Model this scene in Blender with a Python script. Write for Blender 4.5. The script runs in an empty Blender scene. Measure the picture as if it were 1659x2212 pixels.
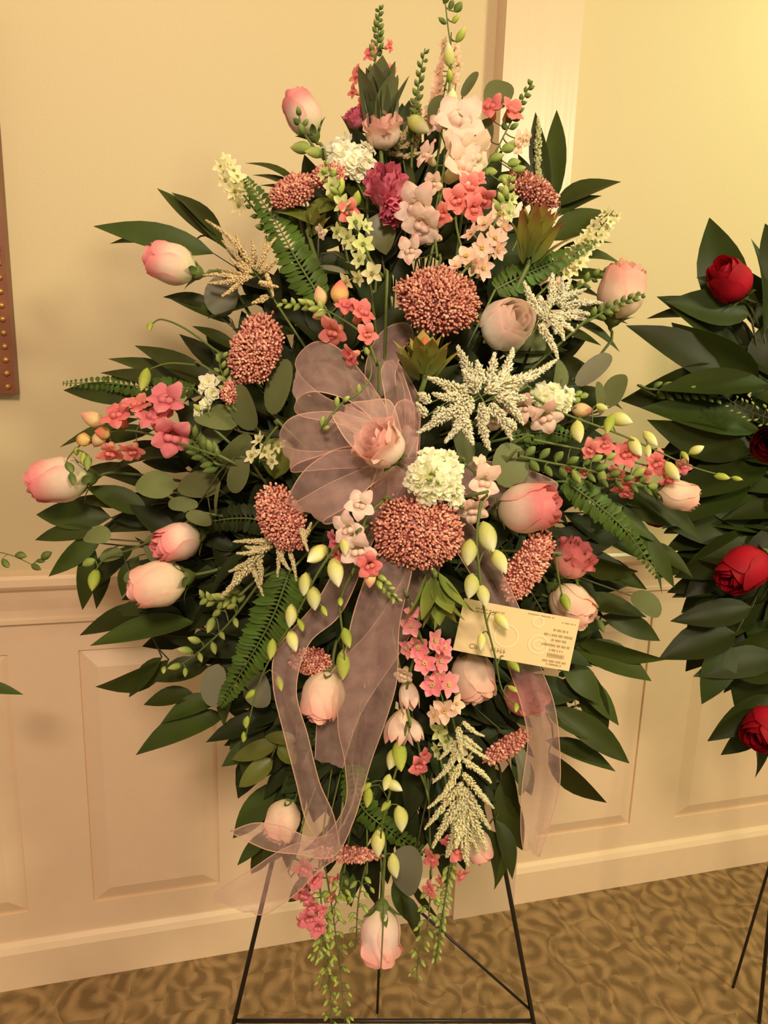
import bpy, math, random
from mathutils import Vector, Matrix, noise as mnoise

S = bpy.context.scene
COL = S.collection
# ------------------------------------------------------------------ camera
FPX, CX, CY = 1500.0, 829.5, 1106.0
CAMH = 1.3306
RX = Vector((0.96969279, -0.01977365, 0.24352595))     # world x, y, z rows in camera (right, down, forward)
RY = Vector((-0.24242323, -0.20206282, 0.94889493))
RU = Vector((0.03044442, -0.97917293, -0.20073246))
def c2w(r, d, f):                                       # camera right/down/forward -> world direction
    v = Vector((r, d, f)); return Vector((RX.dot(v), RY.dot(v), RU.dot(v)))
CAM = Vector((0, 0, CAMH))
cam_data = bpy.data.cameras.new('camera'); cam = bpy.data.objects.new('camera', cam_data); COL.objects.link(cam)
a_, b_, c_ = c2w(1, 0, 0), c2w(0, -1, 0), c2w(0, 0, -1)
cam.matrix_world = Matrix(((a_.x, b_.x, c_.x, 0), (a_.y, b_.y, c_.y, 0), (a_.z, b_.z, c_.z, CAMH), (0, 0, 0, 1)))
cam_data.lens = FPX * 36.0 / 2212.0; cam_data.sensor_width = 36; cam_data.clip_start = 0.01
S.camera = cam
# ------------------------------------------------------------------ world, lights, exposure
w = bpy.data.worlds.new('world'); S.world = w; w.use_nodes = True
w.node_tree.nodes['Background'].inputs[0].default_value = (1.0, 0.82, 0.60, 1)
w.node_tree.nodes['Background'].inputs[1].default_value = 0.46
def area(name, loc, aim, size, power, color):
    d = bpy.data.lights.new(name, 'AREA'); d.shape = 'DISK'; d.size = size; d.energy = power; d.color = color
    o = bpy.data.objects.new(name, d); COL.objects.link(o); o.location = loc
    o.rotation_euler = (Vector(aim) - Vector(loc)).to_track_quat('-Z', 'Y').to_euler(); return o
area('ceiling_light_right', (1.75, -1.2, 2.5), (0.6, 1.2, 0.9), 0.40, 60, (0.98, 0.92, 0.58))
area('ceiling_light_left', (-0.25, -1.0, 2.4), (0.2, 1.1, 0.8), 0.40, 45, (1.0, 0.765, 0.62))
area('wall_washer_left', (-0.30, 1.02, 2.48), (-0.27, 1.42, 1.2), 0.12, 1.1, (1.0, 0.82, 0.58))
area('wall_washer_right', (1.85, 0.85, 2.48), (1.7, 1.42, 1.5), 0.20, 8.5, (0.72, 1.0, 0.46))
S.view_settings.view_transform = 'Standard'; S.view_settings.look = 'None'
S.view_settings.exposure = -0.10; S.view_settings.gamma = 1.0; S.view_settings.use_curve_mapping = False

# ------------------------------------------------------------------ helpers
rnd = random.Random(7)
def R(a, b): return rnd.uniform(a, b)
def P(px, py, d):                                       # a point seen at px, py standing d metres deep
    return CAM + c2w((px - CX) / FPX * d, (py - CY) / FPX * d, d)
def proj(v):
    q = v - CAM
    r = q.x * RX[0] + q.y * RY[0] + q.z * RU[0]; d = q.x * RX[1] + q.y * RY[1] + q.z * RU[1]; f = q.x * RX[2] + q.y * RY[2] + q.z * RU[2]
    return CX + FPX * r / f, CY + FPX * d / f
def DIR(dx, dy, t=0.0):                                 # right, down, towards the viewer
    return c2w(dx, dy, -t).normalized()
TOV = DIR(0, 0, 1)
def dd(x, y):                                           # depth of the domed spray
    return 0.965 - 0.175 * math.exp(-((x - 830) / 430) ** 2 - ((y - 1080) / 640) ** 2)
def lerp(a, b, t): return a + (b - a) * t
def mix3(a, b, t): return tuple(a[i] + (b[i] - a[i]) * t for i in range(3))
def smooth(a, b, x):
    t = max(0, min(1, (x - a) / (b - a))); return t * t * (3 - 2 * t)
def lin(r, g, b):                                       # sRGB 0-255 -> linear
    f = lambda c: c / 12.92 if c <= 0.04045 else ((c + 0.055) / 1.055) ** 2.4
    return (f(r / 255), f(g / 255), f(b / 255))

def seen(r, g, b):                                      # pigment that reads as this sRGB colour under the room's warm lamps
    c = lin(r, g, b); return (min(.93, c[0] * 1.12), min(.93, c[1] / 0.84), min(.93, c[2] / 0.74))

MATS = {}
def mat(name, color, rough=0.5, var=0.25, scale=60, spec=0.4, metal=0, bump=0.0, trans=0.0, objvar=0.0, stretch=(1, 1, 1)):
    m = bpy.data.materials.new(name); m.use_nodes = True; nt = m.node_tree; N = nt.nodes; L = nt.links
    b = N['Principled BSDF']; b.inputs['Roughness'].default_value = rough; b.inputs['Metallic'].default_value = metal
    b.inputs['Specular IOR Level'].default_value = spec
    tc = N.new('ShaderNodeTexCoord'); mp = N.new('ShaderNodeMapping'); mp.inputs['Scale'].default_value = stretch
    L.new(tc.outputs['Object'], mp.inputs['Vector'])
    nz = N.new('ShaderNodeTexNoise'); nz.inputs['Scale'].default_value = scale; nz.inputs['Detail'].default_value = 3
    L.new(mp.outputs[0], nz.inputs['Vector'])
    mx = N.new('ShaderNodeMix'); mx.data_type = 'RGBA'
    mx.inputs[6].default_value = (*[c * (1 - var) for c in color], 1); mx.inputs[7].default_value = (*[min(1, c * (1 + var)) for c in color], 1)
    L.new(nz.outputs['Fac'], mx.inputs[0]); out = mx.outputs[2]
    if objvar:
        oi = N.new('ShaderNodeObjectInfo'); hs = N.new('ShaderNodeHueSaturation')
        mr = N.new('ShaderNodeMapRange'); mr.inputs[3].default_value = 1 - objvar; mr.inputs[4].default_value = 1 + objvar
        mh = N.new('ShaderNodeMapRange'); mh.inputs[3].default_value = 0.5 - objvar * 0.045; mh.inputs[4].default_value = 0.5 + objvar * 0.045
        L.new(oi.outputs['Random'], mr.inputs[0]); L.new(oi.outputs['Random'], mh.inputs[0])
        L.new(mr.outputs[0], hs.inputs['Value']); L.new(mh.outputs[0], hs.inputs['Hue']); L.new(out, hs.inputs['Color']); out = hs.outputs[0]
    L.new(out, b.inputs['Base Color'])
    if bump:
        bp = N.new('ShaderNodeBump'); bp.inputs['Strength'].default_value = bump; bp.inputs['Distance'].default_value = 0.002
        L.new(nz.outputs['Fac'], bp.inputs['Height']); L.new(bp.outputs[0], b.inputs['Normal'])
    if trans:
        t = N.new('ShaderNodeBsdfTranslucent'); L.new(out, t.inputs['Color']); s = N.new('ShaderNodeMixShader'); s.inputs[0].default_value = trans
        L.new(b.outputs[0], s.inputs[1]); L.new(t.outputs[0], s.inputs[2]); L.new(s.outputs[0], N['Material Output'].inputs['Surface'])
    MATS[name] = m; return m
mat('wall_paint', lin(204, 186, 144), 0.55, 0.03, 220, 0.3, bump=0.10)
mat('trim_paint', lin(236, 208, 172), 0.30, 0.03, 30, 0.5, bump=0.08)
mat('pilaster_paint', lin(216, 190, 158), 0.30, 0.03, 60, 0.3, bump=0.45, stretch=(1, 1, 0.03))
mat('wire', (0.012, 0.010, 0.009), 0.4, 0.3, 80, 0.5)
mat('frame_wood', lin(120, 66, 30), 0.35, 0.4, 30, 0.5, bump=0.2)
mat('gilt', lin(200, 150, 80), 0.3, 0.3, 60, 0.6, metal=0.6)
mat('canvas', lin(150, 120, 80), 0.7, 0.4, 9)
mat('palm_leaf', lin(56, 66, 22), 0.50, 0.22, 25, 0.22, bump=0.05, trans=0.10, objvar=0.40)
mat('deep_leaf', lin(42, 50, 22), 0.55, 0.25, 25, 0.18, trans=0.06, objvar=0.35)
mat('broad_leaf', lin(44, 54, 16), 0.48, 0.25, 22, 0.22, trans=0.12, objvar=0.38)
mat('fern_leaf', lin(74, 98, 34), 0.5, 0.2, 40, 0.25, trans=0.15, objvar=0.28)
mat('eucalyptus', lin(98, 104, 62), 0.55, 0.14, 40, 0.3, trans=0.06, objvar=0.22)
mat('grey_leaf', lin(114, 114, 90), 0.55, 0.12, 40, 0.3, trans=0.06, objvar=0.15)
mat('olive_leaf', lin(98, 104, 38), 0.42, 0.22, 40, 0.4, trans=0.12, objvar=0.25)
mat('stem', lin(92, 106, 50), 0.5, 0.2, 60, 0.35)
mat('dark_stem', lin(72, 70, 40), 0.5, 0.2, 60, 0.35)
mat('foam', lin(44, 80, 52), 0.9, 0.2, 90, 0.1, bump=0.3)
mat('card_paper', lin(216, 195, 144), 0.5, 0.03, 40, 0.3)
mat('card_pattern', lin(224, 206, 160), 0.5, 0.03, 40, 0.3)
mat('ink', lin(150, 118, 74), 0.6, 0.1, 40, 0.2)
def attr_mat(name, rough, trans, spec=0.3, objvar=0.10):
    m = bpy.data.materials.new(name); m.use_nodes = True; nt = m.node_tree; N = nt.nodes; L = nt.links
    b = N['Principled BSDF']; b.inputs['Roughness'].default_value = rough; b.inputs['Specular IOR Level'].default_value = spec
    at = N.new('ShaderNodeAttribute'); at.attribute_name = 'Col'
    tc = N.new('ShaderNodeTexCoord'); nz = N.new('ShaderNodeTexNoise'); nz.inputs['Scale'].default_value = 9; nz.inputs['Detail'].default_value = 3
    L.new(tc.outputs['Object'], nz.inputs['Vector'])
    mr = N.new('ShaderNodeMapRange'); mr.inputs[3].default_value = 0.90; mr.inputs[4].default_value = 1.08; L.new(nz.outputs['Fac'], mr.inputs[0])
    oi = N.new('ShaderNodeObjectInfo'); mo = N.new('ShaderNodeMapRange'); mo.inputs[3].default_value = 1 - objvar; mo.inputs[4].default_value = 1 + objvar * 0.6
    L.new(oi.outputs['Random'], mo.inputs[0])
    mu = N.new('ShaderNodeMath'); mu.operation = 'MULTIPLY'; L.new(mr.outputs[0], mu.inputs[0]); L.new(mo.outputs[0], mu.inputs[1])
    hs = N.new('ShaderNodeHueSaturation'); L.new(mu.outputs[0], hs.inputs['Value']); L.new(at.outputs['Color'], hs.inputs['Color'])
    L.new(hs.outputs[0], b.inputs['Base Color'])
    if trans:
        t = N.new('ShaderNodeBsdfTranslucent'); L.new(hs.outputs[0], t.inputs['Color']); s = N.new('ShaderNodeMixShader'); s.inputs[0].default_value = trans
        L.new(b.outputs[0], s.inputs[1]); L.new(t.outputs[0], s.inputs[2]); L.new(s.outputs[0], N['Material Output'].inputs['Surface'])
    MATS[name] = m; return m
attr_mat('petal', 0.6, 0.32, 0.2)
attr_mat('berry', 0.45, 0.0, 0.4, 0.05)
attr_mat('bract', 0.45, 0.12, 0.4)
def sheer(name, color, alpha, weave):
    m = bpy.data.materials.new(name); m.use_nodes = True; nt = m.node_tree; N = nt.nodes; L = nt.links
    b = N['Principled BSDF']; b.inputs['Base Color'].default_value = (*color, 1); b.inputs['Roughness'].default_value = 0.55
    b.inputs['Specular IOR Level'].default_value = 0.4; b.inputs['Sheen Weight'].default_value = 0.4
    tl = N.new('ShaderNodeBsdfTranslucent'); tl.inputs['Color'].default_value = (*color, 1)
    m1 = N.new('ShaderNodeMixShader'); m1.inputs[0].default_value = 0.4; L.new(b.outputs[0], m1.inputs[1]); L.new(tl.outputs[0], m1.inputs[2])
    tr = N.new('ShaderNodeBsdfTransparent'); m2 = N.new('ShaderNodeMixShader')
    tc = N.new('ShaderNodeTexCoord'); nz = N.new('ShaderNodeTexNoise'); nz.inputs['Scale'].default_value = 55; nz.inputs['Detail'].default_value = 5
    L.new(tc.outputs['Object'], nz.inputs['Vector'])
    mr = N.new('ShaderNodeMapRange'); mr.inputs[1].default_value = 0.3; mr.inputs[2].default_value = 0.7; mr.inputs[3].default_value = alpha - weave; mr.inputs[4].default_value = alpha + weave
    L.new(nz.outputs['Fac'], mr.inputs[0])
    # a weave looks denser at a grazing angle
    lw = N.new('ShaderNodeLayerWeight'); lw.inputs[0].default_value = 0.35
    ad = N.new('ShaderNodeMath'); ad.operation = 'MULTIPLY_ADD'; ad.inputs[1].default_value = 0.35; L.new(lw.outputs['Facing'], ad.inputs[0]); L.new(mr.outputs[0], ad.inputs[2]); ad.use_clamp = True
    L.new(ad.outputs[0], m2.inputs[0]); L.new(tr.outputs[0], m2.inputs[1]); L.new(m1.outputs[0], m2.inputs[2])
    L.new(m2.outputs[0], N['Material Output'].inputs['Surface']); MATS[name] = m
sheer('organza', lin(230, 190, 178), 0.31, 0.09)
sheer('organza_hem', lin(244, 204, 178), 0.70, 0.05)

def mesh(name, verts, faces, m=None, cols=None, sm=True, mats=None, fm=None):
    me = bpy.data.meshes.new(name); me.from_pydata([tuple(v) for v in verts], [], faces)
    for mm in (mats or [m]): me.materials.append(MATS[mm])
    if fm: me.polygons.foreach_set('material_index', fm)
    if sm: me.polygons.foreach_set('use_smooth', [True] * len(me.polygons))
    if cols:
        at = me.color_attributes.new('Col', 'FLOAT_COLOR', 'POINT'); buf = []
        for c in cols: buf += [c[0], c[1], c[2], 1.0]
        at.data.foreach_set('color', buf)
    me.update(); return me
def thing(name, label, cat, base, group=None):
    o = bpy.data.objects.new(name, None); o.empty_display_size = 0.02; COL.objects.link(o); o.location = base
    o['label'] = label; o['category'] = cat
    if group: o['group'] = group
    return o
ORIG = {}
def origin(root):
    return ORIG.get(root.name) or Vector(root.location)
def part(root, name, verts, faces, m, cols=None, sm=True, stuff=False, mats=None, fm=None):
    b = origin(root)
    me = mesh(name, [Vector(v) - b for v in verts], faces, m, cols, sm, mats, fm)
    o = bpy.data.objects.new(name, me); COL.objects.link(o); o.parent = root; ORIG[o.name] = b
    if stuff: o['kind'] = 'stuff'
    return o
def inst(root, name, me, M):
    o = bpy.data.objects.new(name, me); COL.objects.link(o); o.parent = root; o.matrix_local = Matrix.Translation(-origin(root)) @ M; return o
def frame(z, roll=0.0, hint=None):
    z = z.normalized(); h = hint or Vector((0, 0, 1))
    if abs(z.dot(h)) > 0.97: h = Vector((1, 0, 0))
    x = h.cross(z).normalized(); y = z.cross(x)
    return Matrix((x, y, z)).transposed().to_4x4() @ Matrix.Rotation(roll, 4, 'Z')
def place(p, z, s, roll=0.0, hint=None, sz=None):
    return Matrix.Translation(p) @ frame(z, roll, hint) @ Matrix.Diagonal((s, s, sz or s, 1))
class MB:
    def __init__(self): self.v = []; self.f = []; self.c = []; self.m = []
    def add(self, v, f, c=None, m=0):
        n = len(self.v); self.v += v; self.f += [tuple(i + n for i in q) for q in f]; self.m += [m] * len(f)
        if c: self.c += c if isinstance(c, list) else [c] * len(v)
        return self
def tube(path, r, sides=5):
    n = len(path); v = []; f = []; prev = None
    for i, p in enumerate(path):
        t = (path[min(i + 1, n - 1)] - path[max(i - 1, 0)])
        t = t.normalized() if t.length > 1e-9 else Vector((0, 0, 1))
        if prev is None: prev = t.orthogonal().normalized()
        u = (prev - t * prev.dot(t)); u = u.normalized() if u.length > 1e-6 else t.orthogonal().normalized(); prev = u; q = t.cross(u)
        rr = r[i] if isinstance(r, (list, tuple)) else r
        for k in range(sides):
            a = 2 * math.pi * k / sides; v.append(p + (u * math.cos(a) + q * math.sin(a)) * rr)
    for i in range(n - 1):
        for k in range(sides):
            k2 = (k + 1) % sides; f.append((i * sides + k, i * sides + k2, (i + 1) * sides + k2, (i + 1) * sides + k))
    f.append(tuple(range(sides))[::-1]); f.append(tuple((n - 1) * sides + k for k in range(sides)))
    return v, f
def spline(pts, n):                                      # Catmull-Rom through Vectors
    out = []; m = len(pts)
    for j in range(n):
        t = j / (n - 1) * (m - 1); i = min(int(t), m - 2); u = t - i
        p0 = pts[max(i - 1, 0)]; p1 = pts[i]; p2 = pts[i + 1]; p3 = pts[min(i + 2, m - 1)]
        out.append(0.5 * ((2 * p1) + (p2 - p0) * u + (2 * p0 - 5 * p1 + 4 * p2 - p3) * u * u + (3 * p1 - p0 - 3 * p2 + p3) * u ** 3))
    return out
def grid_faces(nr, nc):
    return [(i * nc + j, i * nc + j + 1, (i + 1) * nc + j + 1, (i + 1) * nc + j) for i in range(nr - 1) for j in range(nc - 1)]
def box(x0, x1, y0, y1, z0, z1):
    v = [(x0, y0, z0), (x1, y0, z0), (x1, y1, z0), (x0, y1, z0), (x0, y0, z1), (x1, y0, z1), (x1, y1, z1), (x0, y1, z1)]
    return [Vector(q) for q in v], [(0, 3, 2, 1), (4, 5, 6, 7), (0, 1, 5, 4), (1, 2, 6, 5), (2, 3, 7, 6), (3, 0, 4, 7)]
def struct(name, v, f, m, sm=False):
    o = bpy.data.objects.new(name, mesh(name, v, f, m, None, sm)); COL.objects.link(o); o['kind'] = 'structure'; return o
def spart(parent, name, v, f, m, sm=False):
    o = bpy.data.objects.new(name, mesh(name, v, f, m, None, sm)); COL.objects.link(o); o.parent = parent; return o

# ------------------------------------------------------------------ the room
WY = 1.420                                               # front of the wainscot frame
X0, X1 = -2.2, 3.6
def carpet_material():
    m = bpy.data.materials.new('carpet'); m.use_nodes = True; nt = m.node_tree; N = nt.nodes; L = nt.links; b = N['Principled BSDF']
    b.inputs['Roughness'].default_value = 0.95; b.inputs['Specular IOR Level'].default_value = 0.05
    def nd(t, **k):
        n = N.new(t)
        for a, v in k.items(): setattr(n, a, v)
        return n
    def mth(op, a, bb=None, c=None):
        n = nd('ShaderNodeMath', operation=op)
        for i, q in enumerate((a, bb, c)):
            if q is None: continue
            if isinstance(q, (int, float)): n.inputs[i].default_value = q
            else: L.new(q, n.inputs[i])
        return n.outputs[0]
    tc = nd('ShaderNodeTexCoord'); ob = tc.outputs['Object']
    nz = nd('ShaderNodeTexNoise'); nz.inputs['Scale'].default_value = 9; nz.inputs['Detail'].default_value = 1; L.new(ob, nz.inputs['Vector'])
    sb = nd('ShaderNodeVectorMath', operation='SUBTRACT'); L.new(nz.outputs['Color'], sb.inputs[0]); sb.inputs[1].default_value = (.5, .5, .5)
    sc = nd('ShaderNodeVectorMath', operation='SCALE'); L.new(sb.outputs[0], sc.inputs[0]); sc.inputs['Scale'].default_value = 0.05
    ad = nd('ShaderNodeVectorMath', operation='ADD'); L.new(ob, ad.inputs[0]); L.new(sc.outputs[0], ad.inputs[1])
    fl = nd('ShaderNodeVectorMath', operation='MULTIPLY'); L.new(ad.outputs[0], fl.inputs[0]); fl.inputs[1].default_value = (1, 1, 0)
    vo = nd('ShaderNodeTexVoronoi'); vo.inputs['Scale'].default_value = 10.5; vo.inputs['Randomness'].default_value = 0.8; L.new(fl.outputs[0], vo.inputs['Vector'])
    # scroll: a spiral round each cell's centre
    df = nd('ShaderNodeVectorMath', operation='SUBTRACT'); L.new(fl.outputs[0], df.inputs[0]); L.new(vo.outputs['Position'], df.inputs[1])
    sx = nd('ShaderNodeSeparateXYZ'); L.new(df.outputs[0], sx.inputs[0])
    ang = mth('ARCTAN2', sx.outputs[1], sx.outputs[0])
    cs = nd('ShaderNodeSeparateColor'); L.new(vo.outputs['Color'], cs.inputs[0])
    sgn = mth('SIGN', mth('SUBTRACT', cs.outputs[0], 0.5))
    spi = mth('SINE', mth('ADD', mth('MULTIPLY', ang, sgn), mth('MULTIPLY', vo.outputs['Distance'], 19.0)))
    petals = mth('SINE', mth('ADD', mth('MULTIPLY', ang, 2.0), mth('MULTIPLY', vo.outputs['Distance'], 15.0)))
    pick = mth('GREATER_THAN', cs.outputs[1], 0.55)
    mixv = mth('ADD', mth('MULTIPLY', spi, mth('SUBTRACT', 1.0, pick)), mth('MULTIPLY', petals, pick))
    wv = nd('ShaderNodeTexWave'); wv.inputs['Scale'].default_value = 7; wv.inputs['Distortion'].default_value = 14; wv.inputs['Detail'].default_value = 1.5; wv.inputs['Detail Scale'].default_value = 1.6
    L.new(fl.outputs[0], wv.inputs['Vector'])
    v = mth('ADD', mth('MULTIPLY', mixv, 0.26), mth('MULTIPLY_ADD', wv.outputs['Fac'], 0.34, 0.18))
    pile = nd('ShaderNodeTexNoise'); pile.inputs['Scale'].default_value = 300; L.new(ob, pile.inputs['Vector'])
    v = mth('ADD', v, mth('MULTIPLY', mth('SUBTRACT', pile.outputs['Fac'], 0.5), 0.5))
    cr = nd('ShaderNodeValToRGB'); cr.color_ramp.elements[0].position = 0.05; cr.color_ramp.elements[0].color = (*lin(122, 98, 66), 1)
    cr.color_ramp.elements[1].position = 0.72; cr.color_ramp.elements[1].color = (*lin(164, 134, 94), 1)
    L.new(v, cr.inputs[0]); L.new(cr.outputs[0], b.inputs['Base Color'])
    bp = nd('ShaderNodeBump'); bp.inputs['Strength'].default_value = 0.5; bp.inputs['Distance'].default_value = 0.004
    L.new(v, bp.inputs['Height']); L.new(bp.outputs[0], b.inputs['Normal']); MATS['carpet'] = m
carpet_material()
struct('floor', *box(X0, X1, -2.2, WY + 0.06, -0.05, 0.0), 'carpet')
wall = struct('wall_back', *box(X0, X1, WY + 0.016, WY + 0.10, 0.0, 2.6), 'wall_paint')
struct('ceiling', *box(X0, X1, -2.2, WY + 0.10, 2.6, 2.66), 'wall_paint')
def profile_x(prof, x0, x1):                             # a moulding of (y, z) profile run along x
    n = len(prof); v = [Vector((x0, y, z)) for y, z in prof] + [Vector((x1, y, z)) for y, z in prof]
    f = [(i, (i + 1) % n, n + (i + 1) % n, n + i) for i in range(n)] + [tuple(range(n))[::-1], tuple(range(n, 2 * n))]
    return v, f
PL, PR, PY = 0.566, 0.727, 1.388                         # the pilaster
for n_, (xa, xb) in enumerate(((X0, PL), (PR, X1))):
    pr = [(WY + 0.02, 0.926), (WY - 0.028, 0.926), (WY - 0.034, 0.920), (WY - 0.034, 0.906), (WY - 0.028, 0.899), (WY - 0.014, 0.890), (WY - 0.011, 0.872), (WY - 0.006, 0.850), (WY - 0.006, 0.836), (WY - 0.012, 0.832), (WY - 0.012, 0.824), (WY, 0.818), (WY + 0.02, 0.818)]
    struct('trim_%d' % (n_ + 1), *profile_x(pr, xa, xb), 'trim_paint')
    bb = [(WY + 0.02, 0.105), (WY - 0.002, 0.105), (WY - 0.010, 0.098), (WY - 0.016, 0.086), (WY - 0.018, 0.0), (WY + 0.02, 0.0)]
    struct('baseboard_back' if n_ == 0 else 'baseboard_right', *profile_x(bb, xa, xb), 'trim_paint')
pil = struct('trim_3', *box(PL, PR, PY, WY + 0.02, 0.0, 2.6), 'pilaster_paint')
ZA, ZB = 0.172, 0.758                                    # panel opening
spart(wall, 'rail', *box(X0, PL, WY, WY + 0.02, ZB, 0.83), 'trim_paint'); spart(wall, 'rail', *box(PR, X1, WY, WY + 0.02, ZB, 0.83), 'trim_paint')
spart(wall, 'rail', *box(X0, PL, WY, WY + 0.02, 0.09, ZA), 'trim_paint'); spart(wall, 'rail', *box(PR, X1, WY, WY + 0.02, 0.09, ZA), 'trim_paint')
def panel(xa, xb):
    b = 0.036; v = []
    for (o, y) in ((0, WY + 0.016), (0, WY + 0.006), (b, WY - 0.006), (b + 0.001, WY - 0.006)):
        v += [Vector((xa + o, y, ZA + o)), Vector((xb - o, y, ZA + o)), Vector((xb - o, y, ZB - o)), Vector((xa + o, y, ZB - o))]
    f = [(k * 4 + i, k * 4 + (i + 1) % 4, k * 4 + 4 + (i + 1) % 4, k * 4 + 4 + i) for k in range(3) for i in range(4)] + [(12, 13, 14, 15)]
    spart(wall, 'panel', v, f, 'trim_paint')
opens = [(-1.9, -1.62), (-1.48, -1.21), (-1.07, -0.80), (-0.66, -0.392), (-0.262, 0.006), (0.146, 0.43), (0.79, 1.062), (1.198, 1.75), (1.88, 2.5), (2.64, 3.3)]
edge = X0
for xa, xb in opens:
    panel(xa, xb)
    for s0, s1 in (((edge, PL), (PR, xa)) if edge < PL < xa else ((edge, xa),)):
        spart(wall, 'stile', *box(s0, s1, WY, WY + 0.02, ZA, ZB), 'trim_paint')
    edge = xb
spart(wall, 'stile', *box(edge, X1, WY, WY + 0.02, ZA, ZB), 'trim_paint')

# picture frame at the left edge of the view
def picture_frame():
    xr, zb = -0.338, 1.268
    t = thing('picture_frame', 'dark wooden picture frame with gilt beads hanging on the wall', 'picture', (xr - 0.3, WY + 0.016, zb))
    yb = WY + 0.0155
    for nm, q in (('side_moulding', (xr - 0.05, xr, zb, zb + 0.62)), ('side_moulding', (xr - 0.62, xr - 0.57, zb, zb + 0.62)), ('bottom_moulding', (xr - 0.57, xr - 0.05, zb, zb + 0.05)), ('top_moulding', (xr - 0.57, xr - 0.05, zb + 0.57, zb + 0.62))):
        v, f = box(q[0], q[1], yb - 0.03, yb, q[2], q[3]); part(t, nm, v, f, 'frame_wood', sm=False)
    v, f = box(xr - 0.57, xr - 0.05, yb - 0.008, yb, zb + 0.05, zb + 0.57); part(t, 'canvas', v, f, 'canvas', sm=False)
    mb = MB()
    for k in range(26):
        c = Vector((xr - 0.012, yb - 0.031, zb + 0.012 + k * 0.0236)); v, f = ico(0.006); mb.add([c + q for q in v], f)
    part(t, 'bead_trim', mb.v, mb.f, 'gilt', stuff=True)
def ico(r):
    g = (1 + 5 ** .5) / 2; s = r / math.sqrt(1 + g * g)
    v = [(-1, g, 0), (1, g, 0), (-1, -g, 0), (1, -g, 0), (0, -1, g), (0, 1, g), (0, -1, -g), (0, 1, -g), (g, 0, -1), (g, 0, 1), (-g, 0, -1), (-g, 0, 1)]
    f = [(0, 11, 5), (0, 5, 1), (0, 1, 7), (0, 7, 10), (0, 10, 11), (1, 5, 9), (5, 11, 4), (11, 10, 2), (10, 7, 6), (7, 1, 8), (3, 9, 4), (3, 4, 2), (3, 2, 6), (3, 6, 8), (3, 8, 9), (4, 9, 5), (2, 4, 11), (6, 2, 10), (8, 6, 7), (9, 8, 1)]
    return [Vector(q) * s for q in v], f
picture_frame()

# ------------------------------------------------------------------ easels and foam
FOAM = P(838, 1120, 1.005)
def foam_pt(k=1.0):
    return FOAM + DIR(1, 0) * R(-.045, .045) * k + DIR(0, 1) * R(-.10, .10) * k + TOV * R(-.01, .03)
t = thing('flower_foam', 'green foam block inside the pink flower spray holding all its stems', 'foam', FOAM)
v, f = box(-.06, .06, -.035, .035, -.13, .13)
Mf = Matrix((DIR(1, 0), -TOV, DIR(0, -1))).transposed().to_4x4()
part(t, 'block', [FOAM + (Mf @ q) for q in v], f, 'foam', sm=False)
mb = MB()
for k in range(6):
    z = -.12 + k * .048; mb.add(*tube([FOAM + (Mf @ Vector(q)) for q in ((-.062, .036, z), (-.062, -.037, z), (.062, -.037, z), (.062, .036, z), (-.062, .036, z))], .0012, 4))
part(t, 'wire_cage', mb.v, mb.f, 'wire')
def on_line(a, b, z):
    k = (z - a.z) / (b.z - a.z); return a + (b - a) * k
def easel():
    apex = P(868, 690, 1.075); al = P(506, 2205, 1.13); ar = P(1152, 2205, 1.13)
    fl, fr = on_line(apex, al, 0.003), on_line(apex, ar, 0.003); rear = P(815, 2190, 1.464); rear.z = 0.003
    t = thing('wire_easel', 'black wire easel standing on the carpet under the pink flower spray', 'easel', (apex.x, apex.y - .1, 0))
    for p in (fl, fr, rear):
        v, f = tube([apex, lerp(apex, p, .5), p], .0038 if p is not rear else .0028, 8); part(t, 'leg', v, f, 'wire')
    v, f = tube([lerp(apex, al, 1), lerp(apex, ar, 1)], .0032, 8); part(t, 'crossbar', v, f, 'wire')
    hook = P(880, 1945, 1.11)
    v, f = tube([hook, lerp(apex, ar, .985)], .0022, 6); part(t, 'brace', v, f, 'wire')
    a, b = lerp(apex, al, .42), lerp(apex, ar, .42); v, f = tube([a, b], .003, 8); part(t, 'shelf_bar', v, f, 'wire')
    v, f = tube([P(838, 1130, 1.05), P(838, 1500, 1.09), hook], .003, 8); part(t, 'centre_wire', v, f, 'wire')
    v, f = tube([apex + Vector((0, 0, .0)), P(838, 980, 1.05), P(838, 1130, 1.05)], .003, 8); part(t, 'hanger', v, f, 'wire')
    ring = [apex + DIR(math.cos(a), math.sin(a)) * .012 for a in [i * math.pi / 6 for i in range(13)]]
    v, f = tube(ring, .003, 6); part(t, 'top_ring', v, f, 'wire')
easel()
FOAM2 = P(1790, 1060, 1.22)
def easel_red():
    apex = P(1790, 620, 1.32); b1 = P(1655, 1885, 1.46); f1 = P(1583, 2135, 1.552); f1.z = .003
    f2 = P(1640, 2208, 1.468); f2.z = .003; f3 = f2 + (P(2120, 2150, 1.50) - f2); f3.z = .003
    t = thing('wire_easel', 'black wire easel under the red rose spray, its thin legs at the frame edge', 'easel', (apex.x, apex.y - .1, 0))
    for p, r in ((f1, .003), (f2, .0038), (f3, .0038)):
        mid = P(1668, 1850, 1.44) if p is f1 else lerp(apex, p, .6)
        v, f = tube([apex, mid, p], r, 8); part(t, 'leg', v, f, 'wire')
    v, f = tube([lerp(apex, f2, .8), lerp(apex, f3, .8)], .003, 8); part(t, 'crossbar', v, f, 'wire')
easel_red()

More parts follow.
